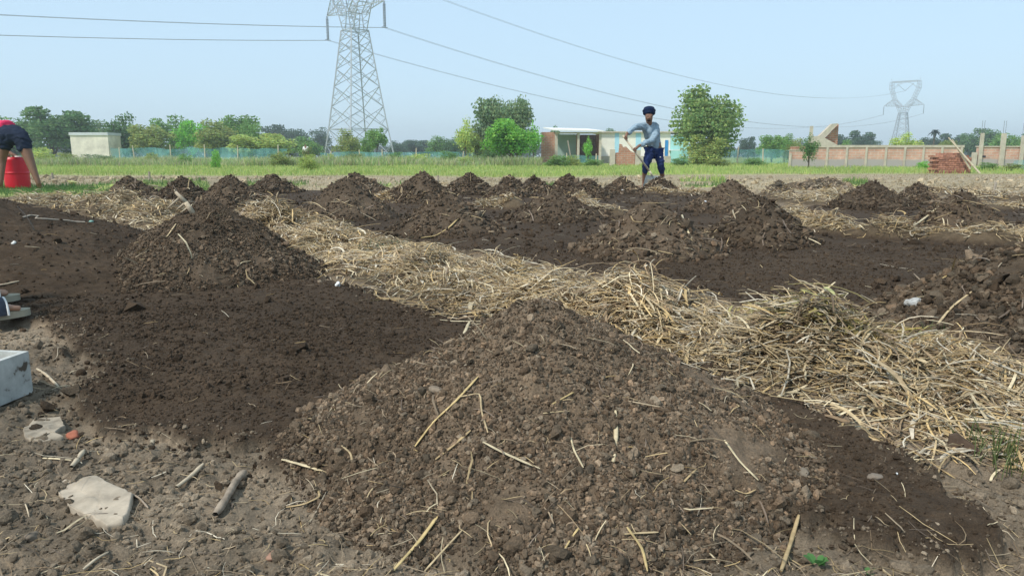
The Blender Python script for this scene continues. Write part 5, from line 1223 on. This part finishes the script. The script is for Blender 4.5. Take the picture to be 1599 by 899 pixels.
rock(50, 842, .015, (.2, .16, .12), 'round brown clod left of the bottom of the stone slab', 'clod', 'clod'); rock(683, 612, .015, (.24, .19, .14), 'smooth rounded clod high on the left slope of the front heap', 'clod', 'clod')
rock(1255, 690 + 50, .011, (.2, .165, .125), 'pale clod on the dark soil right of the front heap', 'clod', 'clod')
rock(1365, 748, .011, (.22, .18, .14), 'pale crumbly clod in the middle of the right dark bed', 'clod', 'clod'); rock(1228, 690, .010, (.22, .18, .14), 'pale clod at the upper end of the right dark bed', 'clod', 'clod')
rock(240, 692, .011, (.36, .31, .23), 'pale pebble above and right of the stone slab', 'pebble', 'pebble'); rock(425, 872, .013, (.34, .2, .14), 'reddish pebble at the left foot of the front heap near the bottom', 'pebble', 'pebble')
rock(972, 298, .028, (.8, .8, .8), 'white scrap on the heap left of the digging man', 'litter_scrap', 'litter'); rock(1102, 316, .02, (.75, .78, .82), 'white scrap in the middle of the dark soil behind the middle heaps', 'litter_scrap', 'litter')
rock(528, 446, .017, (.75, .75, .72), 'white scrap at the edge of the long straw ridge, right of the front left heap', 'litter_scrap', 'litter'); rock(188, 819, .006, (.7, .72, .75), 'tiny white shard below the stone slab', 'litter_scrap', 'litter')
rock(22, 381, .014, (.7, .68, .62), 'small white scrap on the wide low spread at the left edge', 'litter_scrap', 'litter'); rock(1400, 740, .004, (.8, .8, .78), 'tiny white chip on the right dark bed', 'litter_scrap', 'litter')
rock(1600, 590, .05, (.26, .13, .085), 'brown brick half buried in straw at the right edge', 'brick_fragment', 'brick fragment', flat=.6)
rock(632, 405, .03, (.26, .09, .07), 'reddish scrap lying in the straw gap left of centre', 'cloth_scrap', 'cloth', flat=.3); rock(660, 410, .022, (.26, .09, .07), 'second smaller reddish scrap in the straw gap', 'cloth_scrap', 'cloth', flat=.3)
# dark shard of board
def shard():
    a = hit(1500, 712); b_ = P(1482, 680, a.y + .04); c_ = P(1532, 702, a.y); d_ = P(1500, 678, a.y + .03)
    mb = MB(); o0 = a; pts = [P(1480, 702, a.y + .03) - o0, P(1484, 680, a.y + .03) - o0, P(1496, 678, a.y + .02) - o0, P(1533, 704, a.y - .02) - o0, P(1532, 714, a.y - .02) - o0]
    n_ = len(pts); V_ = [p[:] for p in pts] + [(p + Vector((.004, .012, 0)))[:] for p in pts]; mb.add(np.array(V_), [np.array([[i, (i + 1) % n_, (i + 1) % n_ + n_, i + n_] for i in range(n_)])]); mb.F.setdefault(n_, []).append(np.array([list(range(n_))[::-1], list(range(n_, 2 * n_))]))
    o = mb.build('board_shard', plain('dark_board', (.10, .07, .05), .9, .1, 40, .3)); o.location = o0; tag(o, 'dark broken board shard on edge by the grass tuft at the right', 'board')
shard()
# crumpled plastic scrap
def plastic(px, py, wpx, hpx, lab):
    p = hit(px, py); s = wpx / FPX * p.y / 2; T, F_ = ICO[3]; r = np.random.default_rng(3)
    f = 1 + 0 * T[:, 0]
    for q in range(9): dq = r.normal(size=3); dq /= np.linalg.norm(dq); f = f + .16 * np.abs(np.sin(r.uniform(2, 6) * (T @ dq) + r.uniform(0, 6))) - .08
    f = f * np.where(T[:, 0] > 0, 1, .8); V_ = T * f[:, None] * [s, s * .5, s * hpx / wpx * .75]; V_[:, 2] += .35 * s * np.abs(V_[:, 0]) / s - .2 * s; m, n, b_ = newmat('clear_plastic', .4, .4); b_.inputs['Base Color'].default_value = (.46, .45, .42, 1); b_.inputs['Transmission Weight'].default_value = .15
    o = mk('plastic_bag', V_, F_, m); o.location = (p.x, p.y, p.z + s * hpx / wpx * .8); tag(o, lab, 'plastic bag')
plastic(1424, 480, 26, 18, 'crumpled clear plastic scrap between the straw ridge and the right edge heap')
# string of tape and cord on the wide low spread
def cord():
    pts = [(35, 341), (48, 337), (60, 339), (55, 342), (70, 343), (85, 344), (105, 345), (118, 347), (133, 348)]
    W_ = [hit(x, y) + Vector((0, 0, .003)) for x, y in pts]; o0 = W_[0]; V_, F_ = tubes(np.array([[(p - o0)[:] for p in W_]]), np.full((1, len(W_)), .0045), 6)
    o = mk('cord', V_, F_, plain('pale_cord', (.50, .42, .33), .8, .2, 20, .35), smooth=True); o.location = o0; tag(o, 'pale cord lying across the wide low spread at the left', 'cord')
    rock(142, 347, .02, (.22, .38, .32), 'small green scrap at the end of the pale cord', 'cloth_scrap', 'cloth', flat=.45)
cord()
# white tray
def tray():
    C_ = G(52, 612, .01); e1 = (G(0, 634, .01) - C_); e1.z = 0; e1.normalize(); e2 = Vector((e1.y, -e1.x, 0))
    if e2.y < 0: e2 = -e2
    e2 = (e2 * .9 + Vector((-.35, .1, 0))).normalized(); h_ = P(53, 548, C_.y).z - .01; Lq, Wq, t = .52, .34, .016
    root = empty('white_tray', C_); tag(root, 'stained white open foam box at the left edge', 'box')
    m, n, b_ = newmat('stained_white_foam', .75, .2); tt = noise(n, 16, 4, .6); rr = ramp(n, tt.outputs[0], [(.36, (.10, .08, .06)), (.40, (.36, .36, .33)), (.6, (.50, .50, .46)), (.8, (.40, .41, .38))]); n.links.new(rr.outputs[0], b_.inputs['Base Color'])
    def wall(a, b2, inn, name):
        q = [a, b2, b2 + inn * t, a + inn * t]; V_ = [p[:] for p in q] + [(p + Vector((0, 0, h_)) )[:] for p in q]; mb = MB(); mb.add(np.array(V_), [(0, 3, 2, 1), (4, 5, 6, 7), (0, 1, 5, 4), (1, 2, 6, 5), (2, 3, 7, 6), (3, 0, 4, 7)]); mb.build(name, m, root)
    O = Vector((0, 0, 0)); A = e1 * Lq; B = e2 * Wq
    wall(O, A, e2, 'side_panel'); wall(B, A + B, -e2, 'side_panel'); wall(e2 * (t + .001), B - e2 * (t + .001), e1, 'end_panel'); wall(A + e2 * (t + .001), A + B - e2 * (t + .001), -e1, 'end_panel')
    mb = MB(); q = [e1 * .017 + e2 * .017, A - e1 * .017 + e2 * .017, A + B - (e1 + e2) * .017, B - e2 * .017 + e1 * .017]; V_ = [(p + Vector((0, 0, .001)))[:] for p in q] + [(p + Vector((0, 0, .014)))[:] for p in q]; mb.add(np.array(V_), [(0, 3, 2, 1), (4, 5, 6, 7), (0, 1, 5, 4), (1, 2, 6, 5), (2, 3, 7, 6), (3, 0, 4, 7)]); mb.build('floor_panel', m, root)
tray()
# seedlings, tufts
def leafy(px, py, s, n_, lab, col, name='seedling', tall=0.5):
    p = hit(px, py); r = np.random.default_rng(int(px)); V_ = []; F_ = []; k0 = 0
    for i in range(n_):
        a = r.uniform(0, 6.28); el = r.uniform(.2, 1.2); L_ = s * r.uniform(.6, 1.1); d_ = Vector((math.cos(a) * math.cos(el), math.sin(a) * math.cos(el), math.sin(el) * tall * 2)); sd_ = Vector((-math.sin(a), math.cos(a), 0)); b0 = Vector((0, 0, s * .25 * r.random())) + d_ * L_ * .25
        for t_, w_, lift in ((0, .05, 0), (.35, .34, .06), (.7, .28, .05), (1.0, .02, -.08)):
            c_ = b0 + d_ * L_ * t_ + Vector((0, 0, lift * L_)); V_ += [(c_ - sd_ * w_ * L_)[:], (c_ + Vector((0, 0, -.05 * L_)))[:], (c_ + sd_ * w_ * L_)[:]]
        for j in range(3):
            q = k0 + j * 3; F_ += [(q, q + 1, q + 4, q + 3), (q + 1, q + 2, q + 5, q + 4)]
        k0 += 12
    o = mk(name, V_, np.array(F_), GRASS, np.tile(np.array(col), (len(V_), 1)) * 1.0, smooth=True); o.location = p; tag(o, lab, 'plant')
leafy(1275, 886, .022, 7, 'small green seedling at the bottom edge right of the front heap', (.10, .24, .07)); leafy(1357, 897, .015, 5, 'tiny seedling at the bottom edge, right of the larger one', (.12, .25, .08))
def tuft(px, py, n_, h_, lab, col, spread=.03):
    p = hit(px, py); r = np.random.default_rng(int(px + py)); a = r.uniform(0, 6.28, n_); lean = r.uniform(.05, .7, n_); hh = h_ * r.uniform(.5, 1.1, n_); b0 = r.normal(0, spread, (n_, 2)); s = np.linspace(0, 1, 5)
    Pt = np.stack([b0[:, :1] + np.cos(a)[:, None] * lean[:, None] * hh[:, None] * s ** 1.6, b0[:, 1:] + np.sin(a)[:, None] * lean[:, None] * hh[:, None] * s ** 1.6, hh[:, None] * s * (1 - .35 * lean[:, None] * s)], -1)
    R_ = np.maximum(.0014, p.y / 740 * .45) * np.array([1, 1, .9, .6, .15])[None].repeat(n_, 0); V_, F_ = tubes(Pt, R_, 3, .4)
    o = mk('grass_tuft', V_, F_, GRASS, np.repeat(np.array(col) * r.uniform(.7, 1.2, (n_, 1)), 15, 0)); o.location = p; tag(o, lab, 'grass tuft')
tuft(1553, 712, 46, .10, 'green grass tuft growing beside the dark board shard at the right', (.16, .21, .07)); tuft(1462, 528, 24, .07, 'small sparse tuft at the foot of the right edge heap', (.13, .18, .07)); tuft(1575, 735, 26, .08, 'lower thin tuft right of the board shard', (.16, .2, .07))
tuft(598, 396, 90, .12, 'grey green weed in the gap of the long straw ridge', (.15, .20, .12), .09); pass

# ================================================================== HAZE
hz = MB(); hz.box((0, 755, 21.0), (3100, 1600, 46.0))
hm = bpy.data.materials.new('haze'); hm.use_nodes = True; n = hm.node_tree; n.nodes.clear(); ou = n.nodes.new('ShaderNodeOutputMaterial'); pv = n.nodes.new('ShaderNodeVolumePrincipled')
pv.inputs['Color'].default_value = (.88, .96, 1.0, 1); pv.inputs['Density'].default_value = .0009; pv.inputs['Anisotropy'].default_value = .1
n.links.new(pv.outputs[0], ou.inputs['Volume'])
ho = hz.build('haze', hm); tag(ho, 'pale blue haze in the far air', 'haze', kind='stuff')
